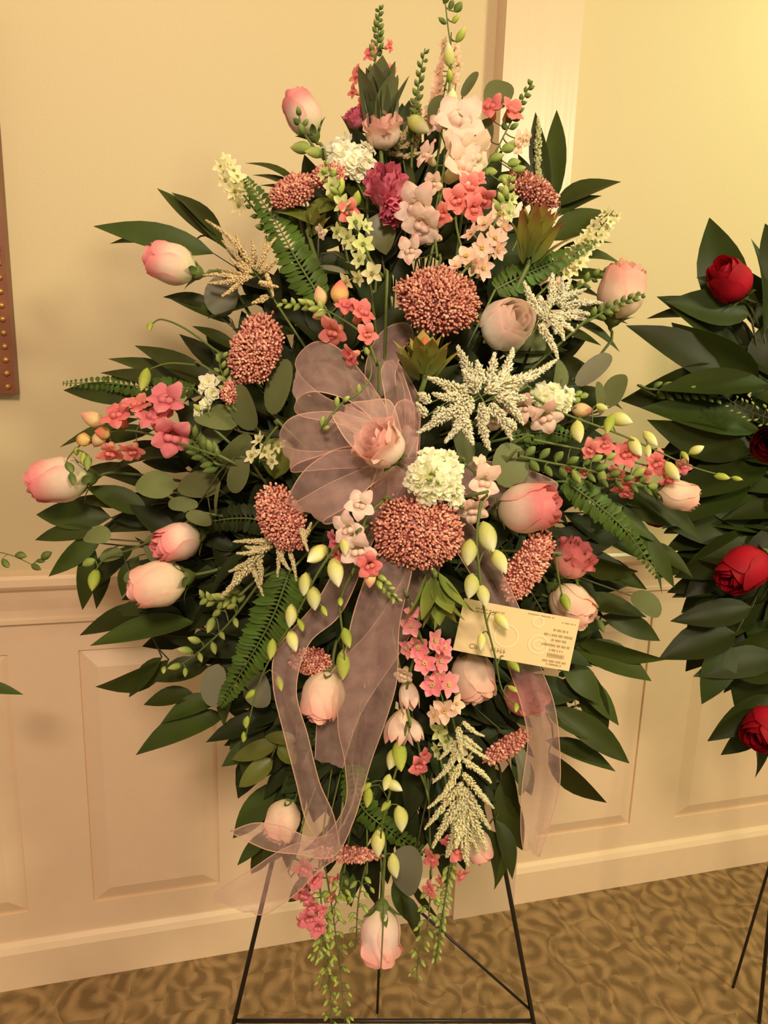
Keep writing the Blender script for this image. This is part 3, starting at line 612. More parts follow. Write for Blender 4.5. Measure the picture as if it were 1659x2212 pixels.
def bud_mesh(name, col, tip, m='petal', fat=.30, nr=8, nc=8, curve=.0, pinch=.0):
    v = []; c = []
    for i in range(nr):
        t = i / (nr - 1); r = fat * math.sin(math.pi * (t ** .85) * .985 + .02) ** .8 * (1 - pinch * t)
        for j in range(nc):
            a = 2 * math.pi * j / nc; lob = 1 + .07 * math.cos(3 * a)
            v.append(Vector((r * lob * math.cos(a) + curve * math.sin(t * 2.6) - curve, r * lob * math.sin(a), t - .5))); c.append(mix3(col, tip, smooth(.35, 1, t)))
    f = [(i * nc + k, i * nc + (k + 1) % nc, (i + 1) * nc + (k + 1) % nc, (i + 1) * nc + k) for i in range(nr - 1) for k in range(nc)]
    return mesh(name, v, f, m, c)
CO, COE, PA = seen(226, 128, 112), seen(236, 154, 134), seen(246, 196, 170)
K = {
    'coral': [snap_mesh(1, seen(238, 170, 120), CO, COE), snap_mesh(2, seen(236, 160, 120), seen(222, 118, 108), seen(234, 146, 130))],
    'rosy': [snap_mesh(3, seen(222, 130, 124), seen(214, 114, 116), seen(226, 138, 134)), snap_mesh(4, seen(222, 130, 122), seen(220, 122, 120), seen(230, 146, 140))],
    'pale': [snap_mesh(5, seen(244, 228, 170), seen(248, 204, 174), seen(242, 178, 158)), snap_mesh(6, seen(246, 230, 176), seen(250, 208, 180), seen(244, 186, 164))],
    'peach': [snap_mesh(7, seen(244, 220, 156), seen(251, 206, 168), seen(248, 188, 160)), snap_mesh(8, seen(244, 220, 156), seen(252, 212, 174), seen(248, 194, 164))],
    'trumpet': [lily_mesh(9, seen(226, 206, 140), seen(248, 208, 178), seen(240, 172, 156)), lily_mesh(10, seen(226, 206, 140), seen(246, 200, 170), seen(238, 164, 150))],
    'starpink': [star_mesh(1, seen(238, 142, 138), seen(244, 168, 156), seen(214, 196, 120), 5, .46), star_mesh(2, seen(236, 134, 134), seen(242, 160, 150), seen(216, 190, 120), 6, .42)],
    'starpale': [star_mesh(3, seen(246, 196, 160), seen(248, 206, 168), seen(220, 190, 110)), star_mesh(4, seen(246, 188, 158), seen(248, 202, 170), seen(220, 190, 110), 6, .36)],
    'starcream': [star_mesh(5, seen(232, 220, 160), seen(238, 228, 176), seen(180, 170, 90), 5, .34), star_mesh(6, seen(226, 214, 150), seen(236, 224, 170), seen(170, 164, 80), 6, .28)],
    'stargreen': [star_mesh(7, seen(206, 208, 124), seen(224, 222, 150), seen(150, 160, 70), 5, .36), star_mesh(8, seen(214, 214, 140), seen(228, 224, 160), seen(150, 160, 70), 6, .32)],
    'stock': [stock_mesh(i, seen(242, 228, 180), seen(247, 236, 196), seen(206, 206, 130)) for i in range(3)],
    'ivory': [stock_mesh(9, seen(246, 226, 190), seen(250, 232, 200), seen(220, 200, 140))],
    'obud': [bud_mesh('bud', seen(206, 202, 110), seen(250, 238, 178), fat=.29, curve=.05), bud_mesh('bud', seen(216, 210, 120), seen(250, 238, 182), fat=.26, curve=-.06)],
    'ybud': [bud_mesh('bud', seen(160, 172, 62), seen(206, 206, 96), fat=.26, curve=.06), bud_mesh('bud', seen(170, 178, 70), seen(214, 210, 110), fat=.24, curve=-.05)],
    'gbud': [bud_mesh('bud', seen(104, 122, 54), seen(150, 160, 84), fat=.30, nr=6, nc=6), bud_mesh('bud', seen(94, 112, 50), seen(140, 150, 80), fat=.26, nr=6, nc=6)],
    'lbud': [bud_mesh('bud', seen(150, 164, 78), seen(196, 198, 112), fat=.28, nr=6, nc=6)],
    'peachbud': [bud_mesh('bud', seen(238, 206, 140), seen(246, 168, 136), fat=.34)],
    'coralbud': [bud_mesh('bud', seen(226, 190, 110), seen(232, 110, 98), fat=.40)],
}
KN = dict(coral='blossom', rosy='blossom', pale='blossom', peach='blossom', trumpet='blossom', starpink='floret', starpale='floret', starcream='floret', stargreen='floret', stock='floret', ivory='floret')
SOLID = {'obud', 'ybud', 'gbud', 'lbud', 'peachbud', 'coralbud'}
def spray(name, label, cat, path, items, off=-.01, srad=.0014, stem='stem', tofoam=True, foam=FOAM, depthf=dd, face=.8, doff=None, group=None, hang=False, endat=None):
    """path: pixel points from the root end to the tip; items: (kind, x, y, size px[, depth offset[, (dx, dy, toward)]])"""
    dp = doff or (lambda i: 0)
    pts = [P(x, y, depthf(x, y) + off + dp(i / max(1, len(path) - 1))) for i, (x, y) in enumerate(path)]
    n = max(8, len(path) * 6); sp = spline(pts, n); base = sp[0]
    mbs = MB(); e = endat or (foam_pt() if foam is FOAM else foam)
    root = thing(name, label, cat, e if tofoam else base, group)
    mbs.add(*tube(sp, [lerp(srad * 1.3, srad * .55, i / (n - 1)) for i in range(n)], 6))
    if tofoam: mbs.add(*tube(spline([sp[0], sp[0] + (sp[0] - sp[2]) * 1.0, lerp(sp[0], e, .55) - TOV * .02, e], 8), srad * 1.35, 5))
    px = [proj(q) for q in sp]
    for it in items:
        kd, x, y, s = it[:4]; do = it[4] if len(it) > 4 and it[4] is not None else R(-.006, .004)
        k = min(range(n), key=lambda i: (px[i][0] - x) ** 2 + (px[i][1] - y) ** 2)
        q = sp[k]; d = depthf(x, y) + off + dp(k / (n - 1)) + do; p = P(x, y, d); sz = W(s, d)
        dx, dy = x - px[k][0], y - px[k][1]; ln = math.hypot(dx, dy)
        tg = sp[min(k + 1, n - 1)] - sp[max(k - 1, 0)]
        if len(it) > 5: ax = DIR(*it[5])
        elif kd in SOLID:
            tip_ax = tg.normalized(); o = (p - q); o = o.normalized() if o.length > 1e-4 else tip_ax
            ax = (tip_ax * (.9 if not hang else .1) + o * .8 + (DIR(0, 1) * .8 if hang else Vector((0, 0, 0)))).normalized()
        else:
            g = ln / max(1, s); ax = DIR(dx / max(ln, 1) * min(1, g * 1.6) + R(-.25, .25), dy / max(ln, 1) * min(1, g * 1.6) + R(-.25, .25), face)
        me = rnd.choice(K[kd])
        inst(root, KN.get(kd, 'bud'), me, place(p, ax, sz, R(-.5, .5) if kd in ('coral', 'rosy', 'pale', 'peach') else R(0, 6)))
        bp = p - ax * sz * (.45 if kd in SOLID else .3)
        if (bp - q).length > .003:
            mid = lerp(q, bp, .5) + (-ax * .25 + (DIR(0, -1) * .5 if hang else Vector((0, 0, 0)))) * (bp - q).length * .5
            mbs.add(*tube(spline([q, mid, bp], 5), srad * .62, 4))
    part(root, 'stem', mbs.v, mbs.f, stem)
    return root
def along(path, kd, n, s0, s1, spread, t0=0, t1=1):
    out = []; segs = []; tot = 0
    for a, b in zip(path, path[1:]): segs.append((tot, math.dist(a, b), a, b)); tot += math.dist(a, b)
    for i in range(n):
        t_ = t0 + (t1 - t0) * (i + .5) / n; L_ = t_ * tot
        for st, ln, a, b in segs:
            if L_ <= st + ln or (st, ln, a, b) == segs[-1]:
                k = (L_ - st) / ln; dx, dy = (b[0] - a[0]) / ln, (b[1] - a[1]) / ln; sg = (1 if i % 2 else -1) * R(.6, 1.1) * spread * (1 - .4 * i / n)
                out.append((kd, a[0] + dx * k * ln - dy * sg, a[1] + dy * k * ln + dx * sg, lerp(s0, s1, i / max(1, n - 1)) * R(.9, 1.1), R(-.008, .004))); break
    return out
SN, LK = 'snapdragon', 'larkspur'
# snapdragons
p_ = [(815, 260), (805, 180), (815, 100), (820, 12)]
spray(SN, 'coral snapdragon spike with green tip buds at the very top left', 'flower', p_, [('coral', 805, 122, 34), ('coral', 836, 102, 24), ('coral', 778, 168, 36), ('coral', 770, 200, 30), ('coral', 838, 160, 30), ('coral', 790, 225, 34)] + along(p_, 'gbud', 16, 22, 13, 10, .55, 1.0), off=.02)
p_ = [(470, 985), (380, 955), (280, 930), (200, 945), (150, 985), (140, 1020)]
spray(SN, 'rose pink and coral snapdragon lying to the left edge above the far left rose', 'flower', p_, [('rosy', 362, 880, 78, None, (.1, -.6, .7)), ('rosy', 370, 935, 84, None, (.3, .4, .8)), ('rosy', 338, 915, 70), ('coral', 300, 888, 58), ('coral', 262, 908, 66), ('coral', 240, 968, 54), ('coral', 290, 967, 48), ('peachbud', 200, 905, 52, None, (-.8, -.4, .3)), ('coralbud', 180, 950, 38), ('peachbud', 212, 950, 42), ('coralbud', 222, 935, 36), ('ybud', 165, 975, 26), ('ybud', 180, 990, 28), ('gbud', 150, 1010, 30), ('lbud', 190, 1000, 34), ('gbud', 157, 1035, 32)], off=-.03)
p_ = [(815, 790), (790, 730), (740, 690), (680, 662), (600, 655)]
spray(SN, 'coral snapdragon above the bow with yellow green buds pointing left', 'flower', p_, [('coral', 775, 685, 60), ('coral', 728, 712, 62), ('coral', 792, 728, 44), ('coral', 766, 765, 46), ('coralbud', 733, 632, 52, None, (.1, -.9, .3)), ('peachbud', 692, 640, 44, None, (-.2, -.9, .3)), ('peachbud', 690, 680, 36), ('coral', 745, 670, 44), ('lbud', 665, 655, 34)] + along(p_, 'lbud', 11, 30, 16, 9, .62, 1.0), off=-.05)
p_ = [(945, 560), (940, 470), (965, 330), (975, 250), (985, 180)]
spray(SN, 'tall pale peach snapdragon in the upper middle', 'flower', p_, [('pale', 988, 285, 108, None, (.1, -.3, .9)), ('peach', 1008, 335, 88), ('pale', 982, 372, 100), ('peach', 985, 325, 84), ('pale', 910, 450, 92, None, (-.4, .3, .8)), ('pale', 918, 480, 80, None, (-.3, .6, .7)), ('pale', 930, 345, 52, None, (-.6, -.4, .6)), ('peach', 930, 495, 56, None, (-.3, .8, .4)), ('peach', 1030, 322, 52), ('pale', 955, 270, 40), ('peach', 940, 400, 44), ('pale', 890, 550, 54, .02, (-.3, -.2, .8))], off=-.03)
p_ = [(1010, 580), (985, 480), (1000, 420), (1035, 400)]
spray(SN, 'coral snapdragon blooms below the tall pale peach one', 'flower', p_, [('coral', 985, 442, 58), ('coral', 1008, 412, 54), ('coral', 965, 470, 50), ('coral', 1040, 425, 50), ('coral', 1012, 455, 56), ('coral', 1030, 395, 36)], off=-.04)
p_ = [(1010, 420), (1050, 360), (1075, 320), (1090, 290), (1150, 175)]
spray(SN, 'coral snapdragon at upper right with a green bud tip by the pilaster', 'flower', p_, [('coral', 1062, 245, 56, None, (-.3, -.5, .8)), ('coral', 1098, 250, 54, None, (.4, -.4, .8)), ('coral', 1055, 300, 36, .02), ('peach', 1110, 310, 44), ('lbud', 1100, 318, 40), ('lbud', 1072, 340, 38), ('lbud', 1060, 372, 36), ('lbud', 1110, 352, 34), ('lbud', 1122, 365, 32), ('peach', 1130, 300, 32), ('lbud', 1090, 385, 34)] + along(p_, 'gbud', 13, 24, 14, 10, .58, 1.0), off=.0)
p_ = [(1150, 950), (1250, 970), (1340, 990), (1420, 1010), (1495, 1005)]
spray(SN, 'coral snapdragon lying to the right under the cream bud stem', 'flower', p_, [('coral', 1265, 972, 44), ('coral', 1302, 970, 46), ('coral', 1350, 988, 56), ('coral', 1410, 1005, 54), ('coral', 1345, 1040, 48), ('coral', 1330, 1015, 44), ('coral', 1385, 1020, 40), ('rosy', 1475, 1008, 34), ('coral', 1262, 1015, 28), ('coral', 1225, 1010, 26), ('coral', 1440, 1030, 40), ('coral', 1355, 1062, 30)], off=-.02)
p_ = [(1120, 985), (1190, 1000), (1270, 1015), (1370, 1045), (1410, 1050)]
spray('bud_sprig', 'green budded sprig lying right above the pink rose', 'foliage', p_, along(p_, 'gbud', 18, 34, 24, 20, .05, 1.0) + [('lbud', 1245, 1030, 36), ('lbud', 1300, 1030, 40), ('lbud', 1380, 1020, 36), ('lbud', 1320, 985, 30), ('lbud', 1410, 1050, 36), ('lbud', 1290, 990, 30)], off=-.035)
p_ = [(830, 1080), (790, 1120), (785, 1180), (810, 1240), (862, 1302)]
spray(SN, 'pale pink snapdragon below the bow with yellow tip buds', 'flower', p_, [('pale', 780, 1098, 62, None, (-.1, -.4, .9)), ('pale', 762, 1140, 70), ('pale', 775, 1182, 74, None, (-.1, .3, .9)), ('coral', 800, 1218, 54), ('rosy', 735, 1165, 46, .02), ('peachbud', 800, 1250, 40), ('coral', 735, 1200, 40, .01), ('lbud', 820, 1262, 38)] + along(p_, 'lbud', 9, 26, 14, 9, .74, 1.0), off=-.06)
p_ = [(720, 1830), (670, 1860), (662, 1930), (678, 2005)]
spray(SN, 'pink snapdragon spike hanging at the bottom under the ribbon', 'flower', p_, [('rosy', 662, 1868, 46), ('rosy', 674, 1895, 44), ('rosy', 660, 1922, 46), ('rosy', 672, 1950, 42), ('rosy', 668, 1978, 44), ('rosy', 682, 2000, 40), ('rosy', 690, 1965, 30), ('coral', 715, 1900, 34, .02), ('coral', 712, 1935, 26, .02), ('coral', 655, 1990, 26)], off=-.02)
p_ = [(980, 1780), (975, 1850), (960, 1950), (940, 2080)]
spray(SN, 'coral snapdragon hanging at lower right with a green bud string', 'flower', p_, [('coral', 985, 1830, 50), ('coral', 990, 1885, 38), ('coral', 940, 1852, 40), ('coral', 935, 1920, 34), ('coral', 972, 1812, 36), ('coral', 955, 1900, 22)] + along(p_, 'lbud', 26, 20, 14, 11, .30, 1.0), off=-.01, hang=True)
p_ = [(900, 1400), (880, 1480), (870, 1560), (868, 1600)]
spray('alstroemeria', 'pale peach trumpet blooms hanging right of the wide ribbon tail', 'flower', p_, [('trumpet', 862, 1568, 78, None, (-.25, .9, .3)), ('trumpet', 882, 1500, 70, None, (.1, .8, .5)), ('trumpet', 892, 1575, 60, None, (.4, .85, .3)), ('peach', 875, 1450, 44, None, (-.3, .5, .8))], off=-.03)
p_ = [(1000, 1000), (1030, 1030), (1030, 1090)]
spray(SN, 'pale pink blooms hanging right of the white stock', 'flower', p_, [('pale', 1036, 1040, 70, None, (.35, .1, .8)), ('pale', 1020, 1092, 62, None, (.1, .6, .8)), ('peach', 1035, 1010, 44), ('pale', 1000, 1085, 44)], off=-.045)
p_ = [(1080, 880), (1150, 880), (1250, 880)]
spray(SN, 'pale pink blooms between the big astilbe and the right bud stem', 'flower', p_, [('pale', 1172, 893, 70, None, (.1, .5, .8)), ('pale', 1135, 880, 56, None, (-.5, .2, .8)), ('peach', 1070, 900, 50, .02), ('pale', 1080, 880, 46, .01), ('peachbud', 1258, 886, 48, None, (.95, .1, .2))], off=-.03)
p_ = [(790, 560), (770, 500), (750, 450), (720, 400)]
spray(SN, 'single salmon snapdragon bloom with yellow green buds below the upper coral cluster', 'flower', p_, [('coral', 752, 462, 48), ('ybud', 735, 405, 44), ('ybud', 720, 425, 34), ('ybud', 770, 430, 40), ('peach', 700, 500, 30)], off=-.035)
p_ = [(920, 1700), (905, 1665), (895, 1650)]
spray(SN, 'small coral bloom beside the lower yellow buds', 'flower', p_, [('coral', 900, 1650, 44), ('coral', 915, 1635, 30)], off=.0)
# larkspur and stock
p_ = [(990, 600), (1030, 550), (1065, 490), (1090, 430), (1100, 380)]
spray(LK, 'pale peach larkspur with starry florets at upper right of centre', 'flower', p_, [('starpale', x, y, s) for x, y, s in ((1048, 485, 54), (1078, 462, 50), (1068, 515, 54), (1040, 535, 56), (1008, 555, 56), (1042, 578, 54), (1022, 575, 46), (1075, 540, 46), (1088, 492, 40), (1020, 505, 46), (985, 575, 40))] + [('stargreen', 1097, 460, 44), ('stargreen', 1105, 430, 34), ('lbud', 1092, 415, 32), ('lbud', 1085, 440, 30)] + along(p_, 'lbud', 8, 30, 20, 14, .7, 1.0), off=-.05)
p_ = [(880, 1290), (910, 1380), (940, 1460), (965, 1540)]
spray(LK, 'bright pink larkspur with starry florets hanging left of the card', 'flower', p_, [('starpink', x, y, s) for x, y, s in ((890, 1350, 50), (905, 1398, 56), (938, 1385, 54), (918, 1432, 54), (950, 1428, 54), (935, 1480, 56), (968, 1478, 56), (945, 1455, 46), (880, 1400, 44), (960, 1400, 44), (890, 1320, 36))] + [('starpale', 960, 1535, 58), ('starpale', 940, 1545, 44), ('starpale', 985, 1520, 44)], off=-.05)
p_ = [(830, 600), (800, 560), (770, 490), (735, 420), (700, 350)]
spray(LK, 'green white larkspur with starry florets beside the deep pink bloom', 'flower', p_, [('stargreen', x, y, s) for x, y, s in ((718, 402, 44), (740, 440, 44), (768, 480, 48), (752, 512, 44), (785, 528, 50), (778, 560, 44), (730, 500, 40), (700, 375, 34), (765, 530, 40), (790, 490, 36))] + [('starcream', 805, 590, 52), ('starcream', 748, 608, 44), ('starcream', 775, 600, 40)] + along(p_, 'lbud', 6, 26, 18, 10, .75, 1.0), off=-.05)
p_ = [(950, 300), (955, 220), (970, 150), (975, 70)]
spray(LK, 'soft pale peach larkspur behind the tall green bud stem at the top', 'flower', p_, along(p_, 'starpale', 22, 40, 24, 24, .1, .95), off=.03)
p_ = [(590, 500), (540, 440), (505, 390), (480, 345)]
spray(LK, 'greenish white larkspur at the upper left edge', 'flower', p_, along(p_, 'starcream', 14, 44, 34, 18, .45, 1.0) + along(p_, 'gbud', 6, 24, 18, 16, .1, .5), off=.01)
p_ = [(1150, 650), (1220, 580), (1275, 520), (1325, 455)]
spray(LK, 'cream larkspur stem pointing to the upper right below the wide leaves', 'flower', p_, along(p_, 'starcream', 20, 40, 28, 17, .3, 1.0) + along(p_, 'starpale', 5, 34, 30, 16, .1, .6), off=.01)
p_ = [(960, 1560), (975, 1620), (985, 1690)]
spray(LK, 'yellow green starry florets above the lowest astilbe', 'flower', p_, [('stargreen', 950, 1580, 46), ('starcream', 992, 1618, 52), ('stargreen', 965, 1600, 44), ('stargreen', 945, 1620, 40), ('starcream', 1010, 1640, 36), ('stargreen', 975, 1660, 40)], off=-.02)
rnd.seed(5)
def cluster(cx, cy, a, b_, n, kd, s, th=0):
    out = []; c, sn = math.cos(math.radians(th)), math.sin(math.radians(th))
    for i in range(n):
        r = math.sqrt((i + .5) / n); ph = i * 2.39996 + .4; x, y = a * r * math.cos(ph), b_ * r * math.sin(ph)
        out.append((kd, cx + x * c - y * sn, cy + x * sn + y * c, s * R(.85, 1.15), -.022 * math.sqrt(max(0, 1 - r * r)), (x / a * .8, y / b_ * .8, .8)))
    return out
spray('stock', 'full white stock bloom right of the bow', 'flower', [(990, 1090), (960, 1060), (940, 1030)], cluster(942, 1030, 54, 52, 24, 'stock', 44) + [('stargreen', 930, 1025, 30, -.03), ('lbud', 935, 1020, 18, -.035), ('lbud', 945, 1040, 16, -.035), ('lbud', 925, 1035, 16, -.034), ('stock', 985, 1080, 40)], off=-.05)
spray('stock', 'white stock bloom near the top beside the upper coral cluster', 'flower', [(790, 430), (770, 390), (750, 345)], cluster(755, 345, 48, 30, 13, 'ivory', 46, 30) + [('ivory', 790, 320, 40), ('ivory', 700, 330, 30)], off=.0)
spray('stock', 'white stock tip right of the big astilbe', 'flower', [(1120, 900), (1180, 880), (1240, 865)], cluster(1195, 862, 46, 24, 13, 'stock', 38, 8) + [('lbud', 1245, 865, 30), ('lbud', 1262, 855, 26), ('lbud', 1250, 850, 24)], off=-.02)
spray('stock', 'small white florets left of the left coral cluster', 'flower', [(470, 930), (450, 885), (453, 830)], [('stock', 452, 826, 44), ('stock', 458, 850, 36), ('stock', 440, 838, 30), ('stock', 432, 888, 36), ('stock', 445, 872, 30), ('ybud', 425, 880, 22)] , off=-.02)
spray('stock', 'pale starry florets hanging in the shade left of the bow', 'flower', [(600, 920), (570, 960), (560, 1000)], [('starcream', 545, 985, 44), ('starcream', 572, 975, 40), ('starcream', 585, 995, 40), ('starcream', 560, 950, 36), ('starcream', 600, 960, 36)], off=.0)
# orchid-like bud stems
OB = 'orchid_spray'
p_ = [(1140, 850), (1210, 890), (1330, 935), (1400, 965), (1500, 1010), (1605, 1038)]
spray(OB, 'long cream budded stem reaching right across the red rose spray', 'flower', p_, [('obud', 1248, 932, 52, None, (.1, .95, .2)), ('obud', 1340, 905, 54, None, (.85, .3, .3)), ('ybud', 1315, 915, 46, None, (-.3, .9, .2)), ('obud', 1405, 948, 44, None, (.5, .7, .3)), ('obud', 1372, 965, 52, None, (.3, .8, .4)), ('obud', 1452, 1018, 50, None, (.5, .8, .2)), ('obud', 1505, 972, 34, None, (.8, -.4, .2)), ('ybud', 1480, 985, 26, None, (.4, .7, .3)), ('ybud', 1560, 1030, 34, None, (.95, .2, .1)), ('ybud', 1592, 1034, 24, None, (.95, .2, .1)), ('obud', 1400, 975, 30), ('obud', 1300, 880, 30)], off=-.05, hang=True)
p_ = [(1040, 1080), (1030, 1160), (1038, 1260), (1050, 1340), (1070, 1420), (1085, 1490), (1120, 1530)]
spray(OB, 'cream yellow bud stem hanging in front of the card', 'flower', p_, [('obud', 1013, 1192, 62, None, (-.15, .95, .3)), ('obud', 1052, 1160, 74, None, (.25, .85, .4)), ('obud', 1080, 1212, 62, None, (.4, .85, .3)), ('obud', 1018, 1266, 58, None, (-.2, .9, .3)), ('obud', 1044, 1286, 54, None, (.2, .9, .3)), ('obud', 1085, 1342, 46, None, (.55, .75, .2)), ('obud', 1040, 1386, 38, None, (-.1, .95, .2)), ('ybud', 1110, 1436, 38, None, (.6, .75, .2)), ('ybud', 1108, 1488, 26), ('ybud', 1115, 1528, 24)], off=-.075, hang=True)
p_ = [(770, 1150), (720, 1190), (680, 1250), (640, 1330), (590, 1410), (555, 1490), (530, 1595)]
spray(OB, 'cream yellow bud stem hanging left over the fern', 'flower', p_, [('obud', 725, 1235, 70, None, (.2, .9, .4)), ('obud', 686, 1198, 66, None, (-.5, .4, .6)), ('obud', 660, 1262, 52, None, (-.1, .95, .2)), ('obud', 678, 1292, 54, None, (.1, .95, .2)), ('obud', 629, 1330, 52, None, (-.1, .95, .2)), ('obud', 632, 1384, 50, None, (.3, .9, .2)), ('ybud', 587, 1402, 46, None, (-.1, .9, .2)), ('ybud', 605, 1476, 34, None, (.2, .95, .1)), ('ybud', 541, 1500, 30), ('ybud', 532, 1560, 28, None, (-.1, 1, 0)), ('ybud', 527, 1592, 24, None, (-.1, 1, 0)), ('obud', 745, 1180, 40), ('ybud', 650, 1350, 30), ('ybud', 700, 1320, 26)], off=-.07, hang=True)
p_ = [(880, 1560), (862, 1640), (835, 1740), (822, 1820), (828, 1960), (822, 2110)]
spray(OB, 'yellow green bud stem hanging down the middle to the last rose', 'flower', p_, [('ybud', 862, 1632, 66, None, (.1, .95, .3)), ('obud', 848, 1640, 46, None, (-.3, .9, .3)), ('obud', 850, 1696, 46, None, (.8, .3, .4)), ('obud', 836, 1690, 36, None, (-.3, .8, .4)), ('obud', 866, 1768, 56, None, (.1, .95, .2)), ('ybud', 796, 1722, 44, None, (-.1, .95, .2)), ('obud', 817, 1820, 60, None, (-.05, .98, .2)), ('obud', 850, 1870, 52, None, (.2, .95, .2)), ('ybud', 790, 1700, 30), ('ybud', 833, 1740, 30)], off=-.05, hang=True)
p_ = [(760, 1240), (735, 1300), (740, 1370), (745, 1430)]
spray(OB, 'short yellow green bud stem over the wide ribbon tail', 'flower', p_, [('ybud', 748, 1378, 46, None, (.3, .9, .2)), ('ybud', 741, 1436, 66, None, (0, 1, .1)), ('ybud', 735, 1300, 26)], off=-.055, hang=True)
p_ = [(560, 1260), (500, 1340), (450, 1390), (400, 1430), (350, 1450)]
spray(OB, 'pale green budded sprig at left over the dark leaves', 'flower', p_, [('lbud', 455, 1350, 37, None, (-.3, .9, .3)), ('lbud', 468, 1325, 28), ('lbud', 420, 1382, 31, None, (-.8, -.3, .2)), ('lbud', 400, 1405, 34, None, (-.9, -.2, .2)), ('lbud', 378, 1440, 31, None, (-.9, .2, .2)), ('lbud', 354, 1447, 21), ('lbud', 400, 1452, 21, None, (0, 1, .1)), ('lbud', 433, 1420, 23), ('lbud', 462, 1400, 29), ('lbud', 480, 1372, 23), ('lbud', 440, 1300, 26), ('lbud', 460, 1290, 26), ('lbud', 500, 1310, 26), ('lbud', 510, 1345, 24)], off=-.02, hang=True)
p_ = [(945, 480), (960, 350), (968, 220), (975, 120), (968, 60), (960, -10)]
spray(OB, 'tall thin green stem with yellow buds standing at the top', 'flower', p_, [('obud', 970, 120, 50, None, (-.1, -.95, .2)), ('obud', 975, 225, 64, None, (.05, -.98, .2)), ('ybud', 972, 165, 30), ('obud', 905, 270, 60, .02, (.7, .6, .2)), ('ybud', 996, 75, 36, None, (.5, -.8, .2)), ('gbud', 955, 45, 22), ('gbud', 990, 15, 30), ('gbud', 975, 10, 26), ('gbud', 965, -5, 26), ('ybud', 985, 40, 26)], off=-.03)
p_ = [(770, 860), (795, 830), (800, 800), (790, 765), (775, 740)]
spray('bud_sprig', 'curled green tip with round buds in front of the upper bow loop', 'foliage', [(700, 920), (735, 875), (775, 848), (800, 815), (800, 780), (785, 750)], [('lbud', 728, 868, 26), ('lbud', 748, 862, 22), ('lbud', 775, 840, 24), ('lbud', 697, 910, 28), ('lbud', 705, 925, 20), ('lbud', 792, 758, 24)], off=-.065, tofoam=False, srad=.0013)
p_ = [(1240, 680), (1290, 655), (1330, 620), (1360, 575)]
spray('bud_sprig', 'dark green budded sprig above the upper right blush rose', 'foliage', [(1200, 650), (1250, 620), (1300, 590), (1358, 572)], along([(1200, 650), (1250, 620), (1300, 590), (1358, 572)], 'gbud', 13, 26, 16, 10, .2, 1.0), off=-.0)
spray('bud_sprig', 'dark green budded sprig crossing the upper right blush rose', 'foliage', [(1260, 700), (1310, 670), (1350, 650), (1392, 634)], along([(1260, 700), (1310, 670), (1350, 650), (1392, 634)], 'gbud', 14, 24, 15, 10, .2, 1.0), off=-.04)
spray('bud_sprig', 'dark green sprig standing in front of the upper left rose bud', 'foliage', [(700, 345), (665, 300), (650, 275), (645, 235)], [('gbud', 652, 280, 28), ('gbud', 640, 262, 26), ('gbud', 645, 240, 22), ('gbud', 660, 265, 20), ('lbud', 650, 320, 50), ('lbud', 680, 330, 44)], off=-.04)
spray('bud_sprig', 'thin green budded sprig left of the tall green bud stem', 'foliage', [(890, 330), (895, 250), (905, 180), (918, 105)], along([(890, 330), (895, 250), (905, 180), (918, 105)], 'gbud', 18, 22, 14, 9, .2, 1.0), off=.01)
spray('bud_sprig', 'thin stem with a yellow green bud hanging at far left over the dark leaves', 'foliage', [(430, 790), (370, 785), (330, 795), (312, 810)], [('ybud', 312, 820, 54, None, (-.2, .95, .2))], off=.0)
spray('bud_sprig', 'thin curled stem with a small bud at left below the rose', 'foliage', [(470, 760), (400, 710), (350, 690), (328, 700)], [('ybud', 324, 705, 24, None, (-.2, .95, .2)), ('gbud', 480, 770, 30)], off=.01)
spray('bud_sprig', 'yellow bud hanging at far left in front of the chair rail', 'foliage', [(420, 1120), (300, 1180), (230, 1205), (205, 1235)], [('ybud', 202, 1252, 50, None, (-.1, .98, .2)), ('lbud', 192, 1215, 36)], off=.0)
spray('bud_sprig', 'green bud on a thin stalk in front of the beige rose', 'foliage', [(1200, 1200), (1205, 1240), (1215, 1290)], [('ybud', 1222, 1300, 42, None, (.3, .9, .2)), ('lbud', 1222, 1305, 26)], off=-.04)
spray('bud_sprig', 'small green bud on a thin stalk right of the beige rose', 'foliage', [(1240, 1240), (1260, 1290), (1290, 1340)], [('gbud', 1298, 1352, 32, None, (.4, .9, .2))], off=-.01)
spray('bud_sprig', 'small green leaves and buds left of the left coral cluster', 'foliage', [(510, 880), (490, 830), (475, 790), (480, 760)], along([(510, 880), (490, 830), (475, 790), (480, 760)], 'lbud', 12, 28, 20, 12, 0, 1), off=-.01)
spray('bud_sprig', 'green buds beside the rose pink snapdragon', 'foliage', [(470, 1000), (430, 970), (400, 930)], along([(470, 1000), (430, 970), (400, 930)], 'gbud', 16, 36, 28, 22, 0, 1), off=-.01)
spray('bud_sprig', 'green sprig pointing left with buds below the astilbe at lower left', 'foliage', [(520, 1280), (470, 1300), (430, 1290)], along([(520, 1280), (470, 1300), (430, 1290)], 'lbud', 12, 30, 22, 14, 0, 1), off=-.015)
